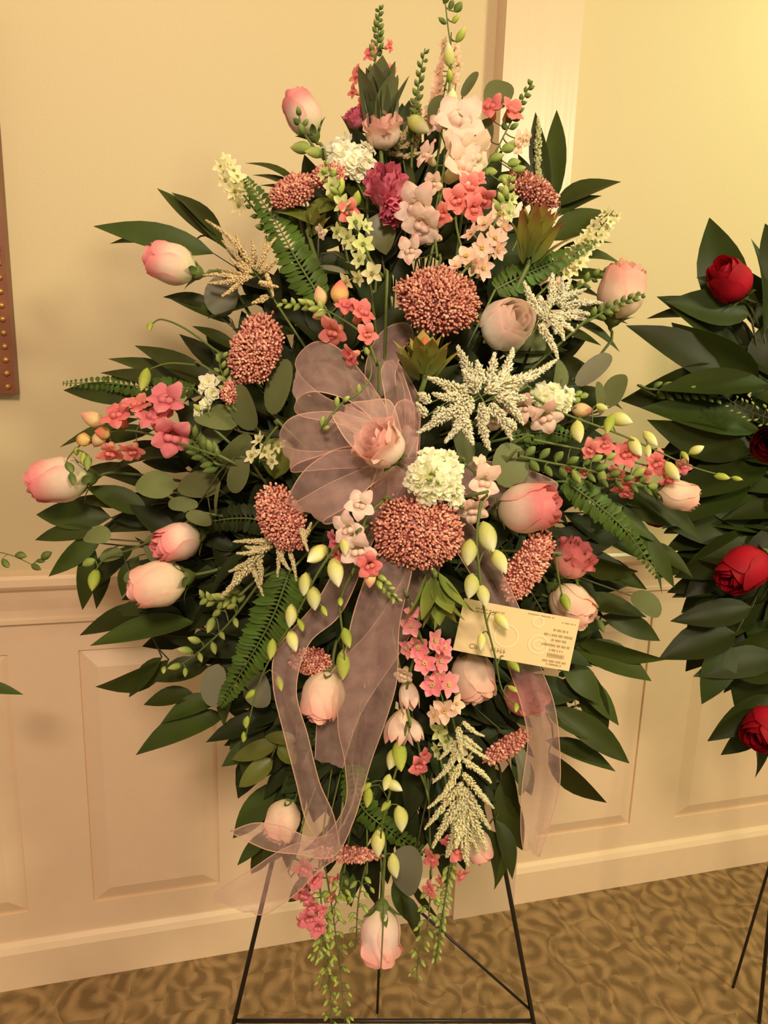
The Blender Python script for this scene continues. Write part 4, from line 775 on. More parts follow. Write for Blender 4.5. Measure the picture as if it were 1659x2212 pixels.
# hanging green bud strings at the bottom
for lab, pth, n_ in (('green bud string hanging lowest at the left of the bottom rose', [(640, 1880), (690, 1990), (700, 2100), (690, 2140)], 26), ('green bud string hanging beside the bottom rose', [(700, 1860), (720, 1980), (735, 2100), (745, 2215)], 34), ('green bud string hanging between the other two by the easel', [(690, 1900), (700, 2020), (712, 2130), (716, 2225)], 34),
                     ('green bud string hanging right of the bottom rose', [(930, 1880), (925, 1990), (905, 2060), (900, 2120)], 26), ('wavy green bud string in front of the small lower coral bloom', [(745, 1870), (730, 1940), (700, 2000), (680, 2080)], 24), ('short green bud string left of the bottom rose', [(790, 1870), (775, 1940), (770, 2010), (768, 2050)], 20)):
    spray('bud_string', lab, 'foliage', pth, along(pth, 'lbud', n_ // 2, 21, 15, 17, .12, 1.0) + along(pth, 'ybud', n_ // 3, 17, 12, 24, .2, 1.0), off=-.005, hang=True, srad=.001)

# ------------------------------------------------------------------ coral clusters (hundreds of tiny buds each)
rnd.seed(11)
def coral_cluster(label, cx, cy, a, b_, th, off=-.03, tilt=(0, 0, 1), dome=.45, tone=0):
    d0 = dd(cx, cy) + off; c0 = P(cx, cy, d0); thr = math.radians(th)
    ux = DIR(math.cos(thr), math.sin(thr)); uy = DIR(-math.sin(thr), math.cos(thr)); A, B = W(a, d0), W(b_, d0); H = min(A, B) * dome * 2
    base = c0 - TOV * (H * .3) - TOV * .05
    root = thing('stonecrop', label, 'flower', base)
    n = int(a * b_ * math.pi / 23); mb = MB(); mg = MB(); sd = R(0, 50)
    for i in range(n):
        r = math.sqrt((i + .5) / n) ; ph = i * 2.39996; wob = 1 + .16 * mnoise.noise(Vector((math.cos(ph) * 2.2, math.sin(ph) * 2.2, sd)))
        x, y = r * wob * math.cos(ph) + R(-.06, .06), r * wob * math.sin(ph) + R(-.06, .06)
        bump = .16 * mnoise.noise(Vector((x * a / 17, y * b_ / 17, sd + 9))) + R(-.04, .04)
        hz = H * (math.sqrt(max(0, 1 - min(1, r * r) * .92)) - .5 + bump)
        p = c0 + ux * (A * x) + uy * (B * y) + TOV * hz
        ax = (ux * (x * .9 + R(-.25, .25)) + uy * (y * .9 + R(-.25, .25)) + TOV * R(.7, 1.1)).normalized()
        s = W(R(2.5, 3.7), d0); v, f = ico(1); Mx = place(p, ax, s, R(0, 6), sz=s * R(1.5, 2.3))
        k = R(0, 1); base_c = mix3(seen(174, 100, 82), seen(202, 138, 108), k); 
        if tone: base_c = mix3(base_c, seen(150, 84, 66), tone)
        if rnd.random() < .22: base_c = seen(226, 168, 134)
        mb.add([Mx @ q for q in v], f, base_c)
        if i % 14 == 0:
            q = lerp(base, c0, .55) + ux * (A * x * .35) + uy * (B * y * .35); mg.add(*tube([p, q, base], [.0009, .0012, .0016], 4))
    e = foam_pt(); mg.add(*tube([base, lerp(base, e, .5), e], .0024, 5))
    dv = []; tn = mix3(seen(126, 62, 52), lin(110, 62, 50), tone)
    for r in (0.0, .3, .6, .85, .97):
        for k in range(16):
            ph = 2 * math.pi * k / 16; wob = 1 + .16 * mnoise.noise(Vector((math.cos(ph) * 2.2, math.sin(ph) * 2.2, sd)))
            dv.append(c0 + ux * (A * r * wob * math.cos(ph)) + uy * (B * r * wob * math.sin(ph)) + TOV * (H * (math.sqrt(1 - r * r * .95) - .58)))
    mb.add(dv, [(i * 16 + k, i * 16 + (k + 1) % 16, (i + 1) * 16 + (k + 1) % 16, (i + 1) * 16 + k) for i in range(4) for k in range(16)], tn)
    # leafy underside that closes the head
    nn = 14; vv = [c0 - TOV * (H * .55)] + [c0 + ux * (A * .86 * math.cos(2 * math.pi * k / nn)) + uy * (B * .86 * math.sin(2 * math.pi * k / nn)) - TOV * (H * .34) for k in range(nn)]
    mg.add(vv, [(0, 1 + k, 1 + (k + 1) % nn) for k in range(nn)])
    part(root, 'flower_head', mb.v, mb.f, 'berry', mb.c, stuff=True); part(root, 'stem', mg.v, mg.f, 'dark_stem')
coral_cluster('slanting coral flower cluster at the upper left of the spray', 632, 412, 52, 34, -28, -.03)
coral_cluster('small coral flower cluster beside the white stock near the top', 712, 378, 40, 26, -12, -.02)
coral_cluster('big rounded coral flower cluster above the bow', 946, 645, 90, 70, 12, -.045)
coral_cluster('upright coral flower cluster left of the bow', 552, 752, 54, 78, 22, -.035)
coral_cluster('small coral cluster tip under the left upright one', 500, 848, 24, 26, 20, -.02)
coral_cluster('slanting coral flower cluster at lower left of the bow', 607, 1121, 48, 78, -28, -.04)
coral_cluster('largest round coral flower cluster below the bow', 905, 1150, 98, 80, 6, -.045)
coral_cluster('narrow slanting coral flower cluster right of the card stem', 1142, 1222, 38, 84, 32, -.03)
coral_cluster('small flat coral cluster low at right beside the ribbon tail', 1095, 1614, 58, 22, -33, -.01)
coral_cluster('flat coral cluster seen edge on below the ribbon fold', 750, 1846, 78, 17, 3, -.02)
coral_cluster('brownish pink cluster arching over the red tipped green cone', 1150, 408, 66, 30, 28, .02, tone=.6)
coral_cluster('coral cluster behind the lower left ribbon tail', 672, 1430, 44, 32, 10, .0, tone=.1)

# ------------------------------------------------------------------ astilbe plumes
rnd.seed(31)
def astilbe(label, stem_pts, plumes, off=-.03, col=(255, 234, 196), col2=(248, 216, 164), thick=1.0):
    """plumes: (x0, y0, x1, y1, width px[, rise toward the viewer in m])"""
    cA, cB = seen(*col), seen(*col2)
    sp = spline([P(x, y, dd(x, y) + off + .006) for x, y in stem_pts], 14); e = foam_pt(); root = thing('astilbe', label, 'flower', e)
    mg = MB().add(*tube(sp, .0012, 5)); mg.add(*tube([sp[0], lerp(sp[0], e, .5) - TOV * .015, e], .0016, 5))
    for q in plumes:
        x0, y0, x1, y1, wp = q[:5]; rise = q[5] if len(q) > 5 else R(-.005, .02)
        d0 = dd(x0, y0) + off; d1 = dd(x1, y1) + off - rise; p0, p1 = P(x0, y0, d0), P(x1, y1, d1); ln = (p1 - p0).length
        sag = DIR(R(-.3, .3), R(-.2, .5), .3) * ln * R(.02, .10); ax = (p1 - p0).normalized(); o1 = ax.orthogonal().normalized(); o2 = ax.cross(o1); mb = MB()
        mb.add(*tube([p0, lerp(p0, p1, .5) + sag, p1], [.0009, .0007, .0003], 4), c=cB)
        rad = W(wp, d0) * .66 * thick; n = int(60 + ln * 2600)
        for i in range(n):
            t = (i + R(0, 1)) / n; c = lerp(p0, p1, t) + sag * math.sin(math.pi * t); a = i * 2.39996 + R(-.4, .4)
            rr = rad * (1 - t ** 1.6 * .78) * (.6 + .4 * min(1, t * 8)) * R(.45, 1.1); o = o1 * math.cos(a) + o2 * math.sin(a)
            tipv = c + (o + ax * R(.3, .8)) * rr; s = W(R(2.2, 3.6), d0); sd = o.cross(ax)
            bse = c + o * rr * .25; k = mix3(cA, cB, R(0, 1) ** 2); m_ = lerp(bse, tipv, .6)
            mb.add([bse, m_ + sd * s, m_ + ax * s, m_ - sd * s, m_ - ax * s, tipv], [(0, 1, 2), (0, 2, 3), (0, 3, 4), (0, 4, 1), (5, 2, 1), (5, 3, 2), (5, 4, 3), (5, 1, 4)], k)
        part(root, 'plume', mb.v, mb.f, 'petal', mb.c, stuff=False)
        k = min(range(14), key=lambda i: (sp[i] - p0).length)
        if (sp[k] - p0).length > .003: mg.add(*tube([p0, sp[k]], .0008, 4))
    part(root, 'stem', mg.v, mg.f, 'stem')
astilbe('big cream astilbe plume fanning out right of the bow', [(1060, 900), (1040, 860), (1020, 830)],
        [(1035, 845, 988, 748, 30), (1050, 830, 1068, 762, 28), (1080, 830, 1108, 752, 28), (1090, 830, 1200, 778, 28), (1060, 840, 1160, 812, 32), (1090, 860, 1130, 915, 26), (1040, 870, 1058, 972, 28), (1020, 870, 962, 955, 26), (1000, 880, 902, 936, 28), (1010, 850, 925, 815, 28), (1000, 860, 935, 850, 26), (1020, 860, 945, 900, 30), (1050, 850, 1090, 800, 34), (1030, 850, 1000, 800, 34), (1060, 870, 1105, 950, 28), (1010, 870, 985, 930, 30), (1070, 860, 1150, 860, 28), (1050, 880, 1040, 920, 32), (930, 870, 905, 850, 22), (920, 900, 900, 870, 20), (1040, 830, 1030, 780, 28), (1075, 850, 1130, 830, 32), (1000, 900, 1022, 960, 26), (960, 880, 925, 925, 26), (1110, 930, 1095, 905, 22)], off=-.045)
astilbe('cream astilbe plume right of the round cream rose', [(1150, 720), (1180, 680), (1200, 650)],
        [(1190, 660, 1192, 592, 22), (1205, 660, 1232, 605, 22), (1210, 665, 1300, 655, 20), (1200, 680, 1268, 690, 20), (1190, 690, 1218, 735, 20), (1165, 700, 1205, 775, 20), (1160, 680, 1132, 610, 22), (1175, 670, 1165, 640, 22), (1200, 650, 1265, 625, 20), (1185, 680, 1240, 715, 20), (1180, 690, 1150, 660, 20), (1210, 650, 1215, 600, 18), (1225, 670, 1285, 680, 16), (1170, 690, 1190, 640, 22), (1215, 690, 1200, 720, 20), (1205, 640, 1185, 620, 18)], off=-.02)
astilbe('drooping cream astilbe at lower left above the fern', [(640, 1180), (590, 1180), (540, 1200)],
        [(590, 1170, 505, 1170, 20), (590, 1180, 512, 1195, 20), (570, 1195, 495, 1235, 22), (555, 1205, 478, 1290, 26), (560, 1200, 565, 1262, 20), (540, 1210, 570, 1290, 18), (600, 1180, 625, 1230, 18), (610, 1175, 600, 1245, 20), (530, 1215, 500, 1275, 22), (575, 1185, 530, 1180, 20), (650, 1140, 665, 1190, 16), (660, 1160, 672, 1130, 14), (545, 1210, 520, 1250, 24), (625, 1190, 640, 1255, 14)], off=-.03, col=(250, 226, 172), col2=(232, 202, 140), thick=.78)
astilbe('feathery cream astilbe pointing down at lower right', [(985, 1580), (1000, 1680), (1000, 1760), (1005, 1860)],
        [(995, 1650, 925, 1745, 18), (1000, 1690, 918, 1790, 20), (1000, 1640, 1060, 1690, 16), (1000, 1670, 1065, 1745, 18), (1000, 1700, 1058, 1790, 22), (1000, 1720, 935, 1830, 24), (1000, 1730, 1050, 1835, 26), (1000, 1740, 965, 1850, 28), (1002, 1760, 1010, 1870, 28), (1000, 1600, 1055, 1640, 14), (990, 1620, 935, 1690, 16), (1000, 1590, 1040, 1620, 12), (1005, 1780, 1030, 1840, 26), (990, 1570, 1000, 1640, 16), (1000, 1560, 1045, 1590, 12), (985, 1600, 950, 1640, 14), (995, 1750, 985, 1830, 28), (1000, 1700, 1000, 1780, 26)], off=-.03, col=(250, 232, 178), col2=(236, 212, 146))
astilbe('tan cream astilbe at upper left beside the fern', [(600, 660), (560, 600), (520, 560)],
        [(550, 580, 445, 476, 18), (545, 590, 480, 520, 16), (560, 580, 595, 515, 16), (560, 590, 600, 560, 16), (540, 600, 452, 612, 18), (545, 600, 470, 580, 16), (560, 610, 600, 620, 16), (540, 570, 510, 505, 14), (550, 570, 545, 520, 16), (570, 560, 575, 510, 14), (530, 600, 480, 640, 16), (580, 640, 545, 655, 18), (540, 590, 500, 560, 18), (575, 590, 590, 640, 14), (520, 600, 440, 595, 14)], off=.0, col=(238, 210, 154), col2=(212, 180, 116), thick=.8)
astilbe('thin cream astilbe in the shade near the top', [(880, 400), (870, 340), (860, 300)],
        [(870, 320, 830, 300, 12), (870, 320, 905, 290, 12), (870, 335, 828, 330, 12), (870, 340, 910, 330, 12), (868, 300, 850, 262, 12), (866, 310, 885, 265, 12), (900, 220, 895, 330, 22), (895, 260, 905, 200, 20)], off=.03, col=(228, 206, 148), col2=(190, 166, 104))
astilbe('thin pale astilbe tip in front of the right pilaster leaves', [(1165, 420), (1160, 330), (1160, 260)],
        [(1160, 330, 1162, 255, 16), (1162, 360, 1158, 300, 16), (1165, 400, 1160, 340, 16)], off=.03, col=(214, 208, 150), col2=(170, 170, 100))

# ------------------------------------------------------------------ leucadendron cones
rnd.seed(8)
def cone_flower(label, bx, by, tx, ty, wpx, n, lo, hi, tip, off=-.02, heart=None, spread=1.0, lw=.34, kind='lance', name='leucadendron'):
    d0 = dd(bx, by) + off; p0, p1 = P(bx, by, d0), P(tx, ty, d0 - .02); ax = p1 - p0; ln = ax.length; ax /= ln
    root = thing(name, label, 'flower', p0); o1 = ax.cross(TOV).normalized(); o2 = o1.cross(ax); w_ = W(wpx, d0)
    for i in range(n):
        k = i / n; a = i * 2.39996; o = o1 * math.cos(a) + o2 * math.sin(a); b = p0 + ax * (ln * (.05 + .35 * k)) + o * (w_ * .12 * (1 - k))
        t = b + ax * (ln * (.62 - .1 * k) * R(.9, 1.1)) + o * (w_ * .5 * spread * (1 - .72 * k) * R(.8, 1.1))
        v, f = leaf_geo(b, t, w_ * lw * R(.85, 1.15), (o * 1.0 + ax * .2 - TOV * .0), .35 if True else 0, -.10, 8, kind, 0)
        cl = []
        for r_ in range(8):
            for c_ in range(5): cl.append(mix3(mix3(lo, hi, smooth(.1, .7, r_ / 7)), tip, smooth(.68, 1, r_ / 7)))
        part(root, 'bract', v, f, 'bract', cl)
    if heart:
        hm = bud_mesh('heart', heart, heart, 'bract', .36); inst(root, 'heart', hm, place(p0 + ax * ln * .62, ax, ln * .42))
    e = foam_pt(); v, f = tube(spline([p0 + ax * ln * .1, p0, lerp(p0, e, .5) - TOV * .02, e], 8), .003, 6); part(root, 'stem', v, f, 'stem')
GR, YG, RD = lin(96, 106, 44), lin(150, 146, 56), lin(172, 84, 60)
cone_flower('green cone flower with red tips at the upper right', 1135, 585, 1180, 425, 120, 20, lin(84, 98, 40), lin(142, 136, 52), lin(164, 88, 62), -.02)
cone_flower('green cone flower with an orange heart above the bow', 915, 830, 918, 705, 130, 16, GR, lin(140, 136, 58), lin(160, 128, 66), -.03, heart=lin(196, 108, 66), spread=1.15)
cone_flower('grey green leafy shoot standing at the top left', 822, 310, 818, 105, 120, 13, lin(80, 90, 54), lin(96, 102, 64), lin(104, 104, 66), .0, spread=.72, lw=.52, kind='ovate')
cone_flower('light green leafy shoot hanging below the largest coral cluster', 935, 1230, 965, 1375, 130, 14, lin(100, 116, 48), lin(128, 140, 62), lin(136, 142, 66), -.045, spread=1.0)
cone_flower('small olive shoot peeking below the upper left stem buds', 670, 520, 700, 440, 60, 9, lin(100, 106, 48), lin(130, 130, 60), lin(130, 126, 60), .01)

# ------------------------------------------------------------------ ribbon bow (one long sheer ribbon)
def ribbon():
    root = thing('ribbon_bow', 'sheer pink organza bow with long trailing tails in the middle of the spray', 'ribbon', P(855, 985, .81))
    def strip(name, st, ns=40, nc=9, ripple=.0025, hem=True, sd=0):
        A = spline([P(*s[0:3]) for s in st], ns); B = spline([P(*s[3:6]) for s in st], ns); v = []
        for i in range(ns):
            for j in range(nc):
                u = j / (nc - 1); p = lerp(A[i], B[i], u)
                tg = A[min(i + 1, ns - 1)] - A[max(i - 1, 0)]; nrm = tg.cross(B[i] - A[i]); nrm = nrm.normalized() if nrm.length > 1e-9 else TOV
                v.append(p + nrm * ripple * (math.sin(u * 8 + i * .12 + sd) + .6 * math.sin(u * 17 - i * .2 + sd * 2)) * math.sin(math.pi * u) ** .5)
        o = part(root, name, v, grid_faces(ns, nc), 'organza')
        if hem:
            mb = MB(); mb.add(*tube([v[i * nc] for i in range(ns)], .0006, 5)); mb.add(*tube([v[i * nc + nc - 1] for i in range(ns)], .0006, 5))
            b = origin(root); me = mesh('hem', [q - b for q in mb.v], mb.f, 'organza_hem'); h = bpy.data.objects.new('hem', me); COL.objects.link(h); h.parent = o
    strip('loop', [(850, 905, .80, 830, 935, .80), (790, 815, .79, 770, 875, .775), (725, 748, .80, 700, 848, .765), (672, 742, .815, 655, 852, .775), (638, 790, .83, 636, 882, .80), (690, 850, .84, 655, 900, .82), (780, 890, .83, 730, 915, .825), (850, 915, .82, 820, 945, .82)], sd=1)
    strip('loop', [(855, 930, .80, 845, 990, .80), (740, 893, .785, 760, 965, .77), (660, 893, .785, 690, 985, .765), (618, 912, .79, 640, 1003, .77), (607, 950, .81, 632, 1020, .79), (665, 975, .825, 690, 1015, .81), (845, 965, .82, 845, 1005, .82)], sd=2)
    strip('loop', [(840, 965, .79, 855, 1015, .79), (740, 968, .768, 800, 1050, .76), (670, 1005, .762, 752, 1100, .75), (632, 1055, .77, 716, 1130, .758), (626, 1090, .785, 700, 1124, .78), (720, 1040, .80, 765, 1085, .79), (850, 985, .81, 850, 1025, .81)], sd=3)
    strip('loop', [(872, 965, .765, 832, 1000, .765), (862, 915, .742, 790, 990, .728), (842, 866, .735, 752, 955, .712), (795, 866, .738, 728, 918, .716), (757, 874, .750, 721, 898, .735), (800, 905, .775, 765, 935, .772), (860, 955, .785, 845, 985, .785)], sd=4)
    strip('loop', [(840, 930, .80, 895, 935, .80), (832, 860, .79, 893, 880, .785), (824, 800, .79, 868, 800, .785), (845, 782, .80, 862, 785, .80), (872, 840, .81, 905, 860, .81), (875, 930, .815, 905, 940, .815)], sd=5)
    strip('loop', [(835, 960, .80, 880, 990, .80), (850, 890, .78, 905, 930, .78), (862, 868, .785, 902, 880, .78), (885, 872, .80, 908, 900, .80), (880, 960, .815, 905, 990, .815)], sd=5.5)
    strip('loop', [(860, 990, .83, 850, 1050, .83), (1000, 990, .84, 980, 1060, .835), (1130, 1012, .85, 1100, 1110, .845), (1205, 1046, .86, 1178, 1140, .855), (1150, 1060, .875, 1120, 1130, .87), (960, 1020, .87, 940, 1060, .87)], sd=6)
    strip('loop', [(845, 960, .85, 880, 960, .85), (790, 830, .865, 855, 830, .86), (805, 745, .87, 858, 790, .865), (848, 702, .875, 880, 742, .87), (890, 715, .885, 905, 760, .88), (870, 850, .89, 900, 860, .89)], sd=7)
    strip('knot', [(905, 930, .775, 845, 915, .785), (900, 985, .755, 825, 985, .76), (895, 1050, .765, 800, 1060, .77), (880, 1090, .79, 800, 1110, .80)], ripple=.004, sd=8)
    # tails
    strip('tail', [(845, 1000, .80, 900, 1010, .80), (830, 1110, .775, 900, 1120, .775), (800, 1215, .765, 890, 1230, .76), (760, 1340, .775, 863, 1350, .765), (735, 1480, .80, 857, 1470, .785), (730, 1570, .82, 832, 1560, .80), (745, 1650, .84, 800, 1650, .82), (745, 1740, .845, 765, 1770, .82), (690, 1810, .85, 720, 1850, .825), (610, 1785, .86, 640, 1845, .84), (550, 1778, .87, 575, 1835, .85), (498, 1796, .88, 505, 1802, .87)], ns=80, sd=9, ripple=.004)
    strip('tail', [(830, 1010, .80, 880, 1030, .80), (760, 1150, .80, 810, 1160, .79), (690, 1290, .80, 740, 1320, .79), (600, 1400, .80, 668, 1390, .795), (590, 1480, .805, 640, 1490, .80), (612, 1580, .815, 665, 1590, .81), (640, 1690, .83, 690, 1690, .82), (660, 1770, .84, 720, 1760, .83), (690, 1820, .85, 735, 1830, .84)], ns=70, sd=10)
    strip('tail', [(720, 1800, .865, 735, 1850, .86), (620, 1830, .87, 690, 1880, .865), (540, 1880, .88, 640, 1930, .875), (470, 1925, .89, 580, 1972, .885), (465, 1950, .895, 550, 1975, .89)], ns=40, sd=11)
    strip('tail', [(880, 1020, .82, 930, 1010, .82), (980, 1180, .83, 1050, 1180, .82), (1060, 1320, .835, 1120, 1310, .83), (1095, 1430, .84, 1165, 1435, .835), (1125, 1520, .85, 1198, 1525, .845), (1140, 1600, .865, 1210, 1640, .855), (1128, 1700, .88, 1205, 1720, .87), (1125, 1790, .885, 1172, 1830, .88), (1130, 1835, .89, 1165, 1850, .885)], ns=70, sd=12, ripple=.004)
    strip('tail', [(880, 1060, .80, 920, 1050, .80), (890, 1180, .80, 960, 1170, .79), (870, 1250, .80, 925, 1290, .80), (800, 1360, .825, 870, 1400, .825), (700, 1480, .85, 780, 1540, .85), (680, 1640, .87, 740, 1660, .87)], ns=50, sd=13)
ribbon()

# ------------------------------------------------------------------ card
def card():
    c = [P(1003, 1292, .815), P(1253, 1338, .80), P(1229, 1450, .80), P(978, 1404, .815)]
    n = (c[1] - c[0]).cross(c[3] - c[0]).normalized()
    if n.dot(TOV) < 0: n = -n
    root = thing('message_card', 'cream message card with small printed lines tucked among the lower flowers', 'card', (c[0] + c[2]) / 2)
    def q(u, v, h=0): return lerp(lerp(c[0], c[1], u), lerp(c[3], c[2], u), v) + n * (h + .006 * math.sin(math.pi * u) * .6)
    nu = 13; v = [q(i / (nu - 1), j / 3, k) for k in (0, -.0006) for i in range(nu) for j in range(4)]
    f = grid_faces(nu, 4); m_ = nu * 4; f2 = [tuple(reversed([i + m_ for i in g])) for g in f]
    rim = [i * 4 for i in range(nu)] + [(nu - 1) * 4 + j for j in (1, 2, 3)] + [i * 4 + 3 for i in range(nu - 2, -1, -1)] + [2, 1]
    f3 = [(rim[k], rim[k] + m_, rim[(k + 1) % len(rim)] + m_, rim[(k + 1) % len(rim)]) for k in range(len(rim))]
    part(root, 'paper', v, f + f2 + f3, 'card_paper', sm=False)
    mb = MB()                                            # pale printed scrolls
    for cu, cv, rr in ((.70, .60, .10), (.70, .60, .055), (.42, .55, .12), (.66, .18, .06)):
        ring = [q(cu + rr * math.cos(a) * .9, cv + rr * math.sin(a) * 1.9, .0004) for a in [i * math.pi / 10 for i in range(21)]]
        ring2 = [q(cu + (rr - .02) * math.cos(a) * .9, cv + (rr - .02) * math.sin(a) * 1.9, .0004) for a in [i * math.pi / 10 for i in range(21)]]
        mb.add(ring + ring2, [(i, i + 1, 22 + i, 21 + i) for i in range(20)])
    part(root, 'printed_pattern', mb.v, mb.f, 'card_pattern')
    r_ = random.Random(3); mb = MB()
    def line(u0, u1, vv, h, dense=.8):                   # print too small to read in the photograph: broken strokes at its size
        u = u0
        while u < u1:
            w_ = r_.uniform(.006, .012)
            for k in range(2):
                a = u + k * w_ * .5; mb.add([q(a, vv - h / 2 * r_.uniform(.5, 1), .0006), q(a + w_ * .28, vv - h / 2, .0006), q(a + w_ * .28, vv + h / 2, .0006), q(a, vv + h / 2 * r_.uniform(.5, 1), .0006)], [(0, 1, 2, 3)])
            mb.add([q(u, vv - .012, .0006), q(u + w_ * .6, vv - .012, .0006), q(u + w_ * .6, vv, .0006), q(u, vv, .0006)], [(0, 1, 2, 3)])
            u += w_ + r_.choice((.002, .002, .003, .010)) / dense
    for u0, u1, vv, h in ((.80, .92, .28, .05), (.73, .97, .38, .055), (.80, .93, .47, .05), (.73, .96, .57, .055), (.80, .92, .66, .05), (.79, .94, .76, .09), (.76, .96, .87, .05), (.80, .92, .93, .04),
                          (.56, .78, .06, .025), (.86, .97, .12, .025), (.12, .36, .14, .03), (.12, .34, .20, .03), (.14, .44, .84, .0)):
        if h: line(u0, u1, vv, h)
    part(root, 'small_print', mb.v, mb.f, 'ink', stuff=True)
    cu = bpy.data.curves.new('lettering', 'FONT'); cu.body = 'Ch'; cu.size = .0085; cu.materials.append(MATS['ink'])
    tmp = bpy.data.objects.new('lettering', cu); COL.objects.link(tmp); dg = bpy.context.evaluated_depsgraph_get(); me = bpy.data.meshes.new_from_object(tmp.evaluated_get(dg)); bpy.data.objects.remove(tmp)
    me.name = 'lettering'; o = bpy.data.objects.new('lettering', me); COL.objects.link(o); o.parent = root
    X = (c[1] - c[0]).normalized(); Z = n; Y = Z.cross(X)
    p = q(.13, .90, .0012); M = Matrix((X, Y, Z)).transposed().to_4x4(); M.translation = p; o.matrix_local = Matrix.Translation(-origin(root)) @ M
    mb2 = MB(); u = .32
    for k in range(5):
        mb2.add([q(u, .80, .0006), q(u + .006, .80, .0006), q(u + .006, .89, .0006), q(u, .89, .0006)], [(0, 1, 2, 3)]); mb2.add([q(u, .85 + .03 * (k % 2), .0006), q(u + .018, .84, .0006), q(u + .018, .86, .0006), q(u, .87 + .03 * (k % 2), .0006)], [(0, 1, 2, 3)]); u += .026
    part(root, 'faint_lettering', mb2.v, mb2.f, 'ink')
    v, f = tube(spline([q(.02, .5, -.002), P(960, 1330, .86), P(900, 1300, .93), foam_pt()], 10), .0012, 5); part(root, 'card_pick', v, f, 'stem')
card()

# ------------------------------------------------------------------ red rose spray at the right
rnd.seed(77)
def d2(x, y): return 1.16 - .12 * math.exp(-((x - 1780) / 240) ** 2 - ((y - 1080) / 420) ** 2)
def LR(label, leaves, **k): return LB('lemon_leaf_branch', label, leaves, m='broad_leaf', foam=FOAM2, depthf=d2, off=k.pop('off', .01), kind='lance', **k)
LR('tall rounded leaf standing behind the top red rose', [(1531, 468, 1600, 690, 96), (1630, 512, 1650, 720, 60), (1655, 480, 1690, 640, 70)], off=.03)
LR('leaf tips left of the top red rose', [(1506, 598, 1640, 655, 70), (1440, 650, 1620, 680, 80), (1400, 680, 1560, 690, 46), (1425, 636, 1560, 740, 76)], off=.02)
LR('long leaf pointing left at the upper edge of the red spray', [(1356, 700, 1580, 830, 84), (1450, 700, 1640, 820, 100)])
LR('wide dark leaf reaching left in the middle of the red spray', [(1345, 868, 1560, 800, 104), (1420, 840, 1660, 830, 100)])
LR('wide dark leaf below it with a notched tip', [(1385, 878, 1640, 930, 110), (1400, 910, 1620, 980, 80)], off=.02)
LR('green edged leaf behind the long cream bud stem', [(1420, 985, 1640, 900, 90), (1450, 1080, 1660, 1000, 110), (1430, 1140, 1620, 1050, 90)], off=.02)
LR('leaf group left of the lower large red rose', [(1445, 1140, 1600, 1130, 90), (1460, 1250, 1620, 1150, 100), (1480, 1290, 1590, 1200, 70), (1500, 1200, 1680, 1200, 110)], off=.03)
LR('two spoon shaped leaves pointing left below the lower large red rose', [(1450, 1340, 1625, 1312, 62), (1424, 1422, 1590, 1368, 80)], off=.01)
LR('drooping leaves above the lowest red rose', [(1518, 1522, 1575, 1385, 70), (1500, 1460, 1680, 1420, 70), (1560, 1450, 1680, 1440, 90)], off=.01)
LR('curved dark leaf left of the lowest red rose', [(1529, 1602, 1665, 1500, 62), (1558, 1632, 1650, 1550, 54)], off=.0)
LR('pointed leaf hanging below the lowest red rose', [(1636, 1682, 1625, 1560, 74), (1680, 1700, 1690, 1560, 70)], off=.0)
for i in range(26):
    a = math.pi * (.5 + (i % 16) / 15.0 + .03 * (i > 15)); Lr = 345 + 120 * abs(math.sin(a)) + R(-20, 20); lv = []
    for j in range(8):
        r_ = Lr * (1 - j * .11) - 110; bx, by = 1790 + math.cos(a) * r_ * .9, 1060 + math.sin(a) * r_ * 1.05; ta = a + (1 if j % 2 else -1) * R(.3, .8) * (j > 0); ln = R(120, 170)
        lv.append((bx + math.cos(ta) * ln, by + math.sin(ta) * ln, bx, by, R(60, 86), R(-.02, .02)))
    LB('lemon_leaf_branch', 'dark broad leaved branch deep inside the red rose spray', lv, m='broad_leaf', group='dark broad leaved branches of the red spray', off=.06 + .04 * (i > 15), foam=FOAM2, depthf=d2, rows=7)
t = thing('flower_foam', 'green foam block hidden inside the red rose spray', 'foam', FOAM2)
v, f = box(-.06, .06, -.035, .035, -.13, .13); part(t, 'block', [FOAM2 + (Mf @ q) for q in v], f, 'foam', sm=False)
def redrose(label, x, y, w_, ax, st='red', off=-.05, L_=1.0): rose(label, x, y, w_, ax, st, depth=d2(x, y) + off, foam=FOAM2, L_=L_)
redrose('top red rose at the upper left of the red spray', 1578, 610, 84, (-.70, -.50, .45), off=-.03)
redrose('crimson rose cut by the right edge of the view', 1662, 962, 76, (-.5, -.1, .85), 'darkred')
redrose('large red rose with a dark open mouth facing left', 1612, 1226, 92, (-.85, .45, .25), L_=1.1)
redrose('lowest red rose cut by the right edge of the view', 1655, 1572, 88, (-.75, .30, .55))
redrose('dark red rose half hidden behind the small peach rose', 1420, 1098, 66, (-.3, .5, .6), 'darkred', off=.0)
spray('bud_sprig', 'tiny green sprig lying over the wide dark leaf of the red spray', 'foliage', [(1400, 840), (1460, 845), (1520, 850), (1560, 860)], along([(1400, 840), (1460, 845), (1520, 850), (1560, 860)], 'gbud', 16, 24, 18, 14, .1, 1), off=-.04, depthf=d2, foam=FOAM2)
spray('bud_sprig', 'brown sprig with pale bud tips at the right edge', 'foliage', [(1720, 920), (1650, 900), (1600, 880), (1570, 860)], along([(1720, 920), (1650, 900), (1600, 880), (1570, 860)], 'lbud', 22, 12, 9, 24, .1, 1), off=-.05, depthf=d2, foam=FOAM2, stem='dark_stem', srad=.001)
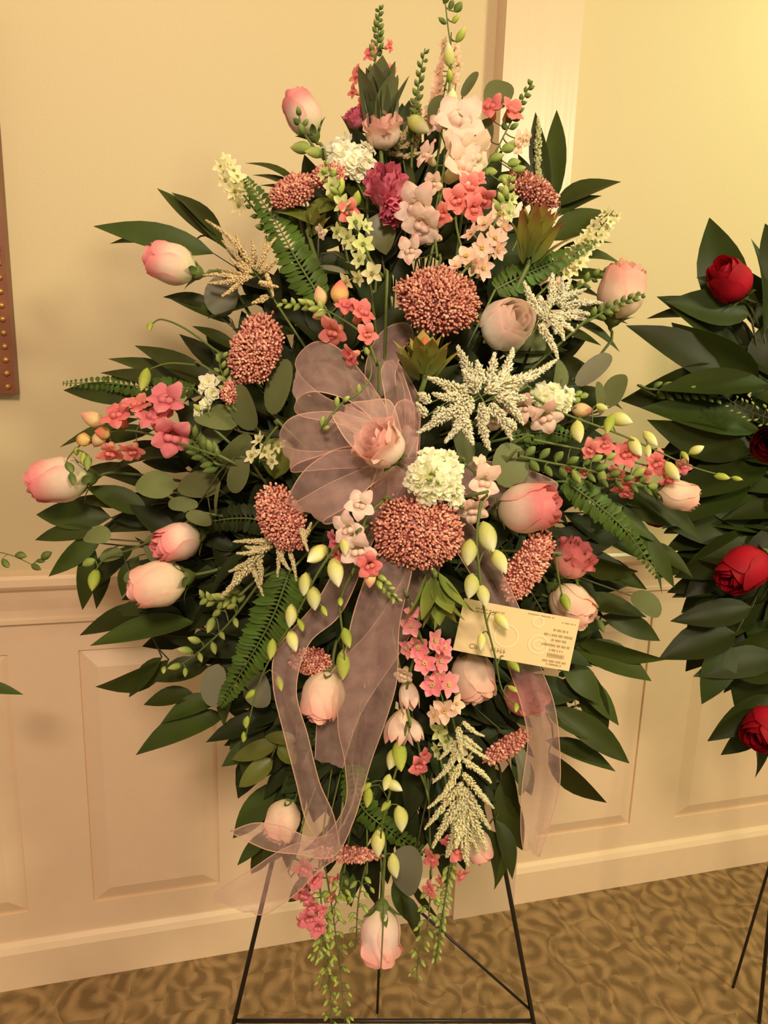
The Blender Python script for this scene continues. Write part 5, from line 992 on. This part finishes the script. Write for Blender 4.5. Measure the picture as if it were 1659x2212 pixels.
# bits of a third spray at the left edge of the view
def d3(x, y): return 1.05
FOAM3 = P(-420, 1330, 1.12)
t = thing('flower_foam', 'green foam block of a third spray outside the left edge', 'foam', FOAM3)
v, f = box(-.05, .05, -.03, .03, -.1, .1); part(t, 'block', [FOAM3 + q for q in v], f, 'foam', sm=False)
t = thing('wire_easel', 'third wire easel holding the sprigs at the left edge', 'easel', Vector((FOAM3.x, FOAM3.y, 0)))
for dx, dy in ((-.22, -.16), (.12, -.16), (-.05, .12)):
    v, f = tube([FOAM3 + Vector((0, .035, .05)), Vector((FOAM3.x + dx, FOAM3.y + dy, .003))], .0035, 8); part(t, 'leg', v, f, 'wire')
LB('lemon_leaf_branch', 'single dark leaf tip entering at the left edge below the chair rail', [(50, 1498, -70, 1478, 30)], m='palm_leaf', foam=FOAM3, depthf=d3, off=0)
spray('bud_sprig', 'thin green budded sprig entering at the left edge above the chair rail', 'foliage', [(-120, 1200), (-40, 1190), (20, 1198), (70, 1220)], [('gbud', 45, 1200, 28, None, (.95, .1, .1)), ('gbud', 100, 1200, 30, None, (.8, -.5, .1)), ('gbud', 78, 1225, 24), ('gbud', 12, 1217, 26, None, (.6, .7, .1)), ('gbud', -20, 1200, 26), ('gbud', 88, 1212, 20)], off=0, depthf=d3, foam=FOAM3, srad=.001)

# the inner leafy stems are told apart by what each one stands behind
flowers = [o for o in bpy.data.objects if o.parent is None and o.get('category') in ('rose', 'flower', 'fern', 'foliage') and o.get('group') is None and 3 <= len(o['label'].split()) <= 11]
def head(o):
    c = [ch for ch in o.children if ch.name.split('.')[0] != 'stem'] or list(o.children); c = c[len(c) // 2]; v = c.data.vertices
    return proj(o.location + c.matrix_local @ v[len(v) // 2].co)
heads = [(o, head(o)) for o in flowers]; used = set()
for o in [q for q in bpy.data.objects if q.get('group') == 'dark leafy stems inside the spray']:
    lf = [ch for ch in o.children if ch.name.startswith('leaf')]; c = lf[1]; x, y = proj(o.location + c.data.vertices[len(c.data.vertices) // 2].co)
    best = min((q for q in heads if q[0].name not in used), key=lambda q: (q[1][0] - x) ** 2 + (q[1][1] - y) ** 2, default=None)
    if best: used.add(best[0].name); o['label'] = 'dark leafy stem behind the ' + best[0]['label']

GROUPS = {'snapdragon': 'snapdragon spikes in the pink spray', 'larkspur': 'larkspur stems in the pink spray', 'stock': 'white stock blooms', 'stonecrop': 'coral flower clusters', 'astilbe': 'cream astilbe plumes', 'palm_frond': 'dark pointed leaf branches around the pink spray', 'eucalyptus_sprig': 'eucalyptus sprigs in the pink spray',
          'fern_frond': 'fern fronds in the pink spray', 'orchid_spray': 'cream and yellow green bud stems', 'bud_string': 'hanging green bud strings', 'bud_sprig': 'thin budded sprigs', 'leucadendron': 'green cone flowers and shoots', 'lisianthus': 'ruffled lisianthus blooms', 'lemon_leaf_branch': 'broad leaf branches of the red spray', 'wire_easel': 'wire easels', 'flower_foam': 'foam blocks'}
for o in [q for q in bpy.data.objects if q.parent is None and q.get('category') and not q.get('group')]:
    k = o.name.split('.')[0]
    if k == 'rose': o['group'] = 'red roses of the red spray' if ' red ' in ' ' + o['label'] + ' ' and 'overlapping' not in o['label'] or 'crimson' in o['label'] else 'pink and peach roses of the pink spray'
    elif k in GROUPS: o['group'] = GROUPS[k]
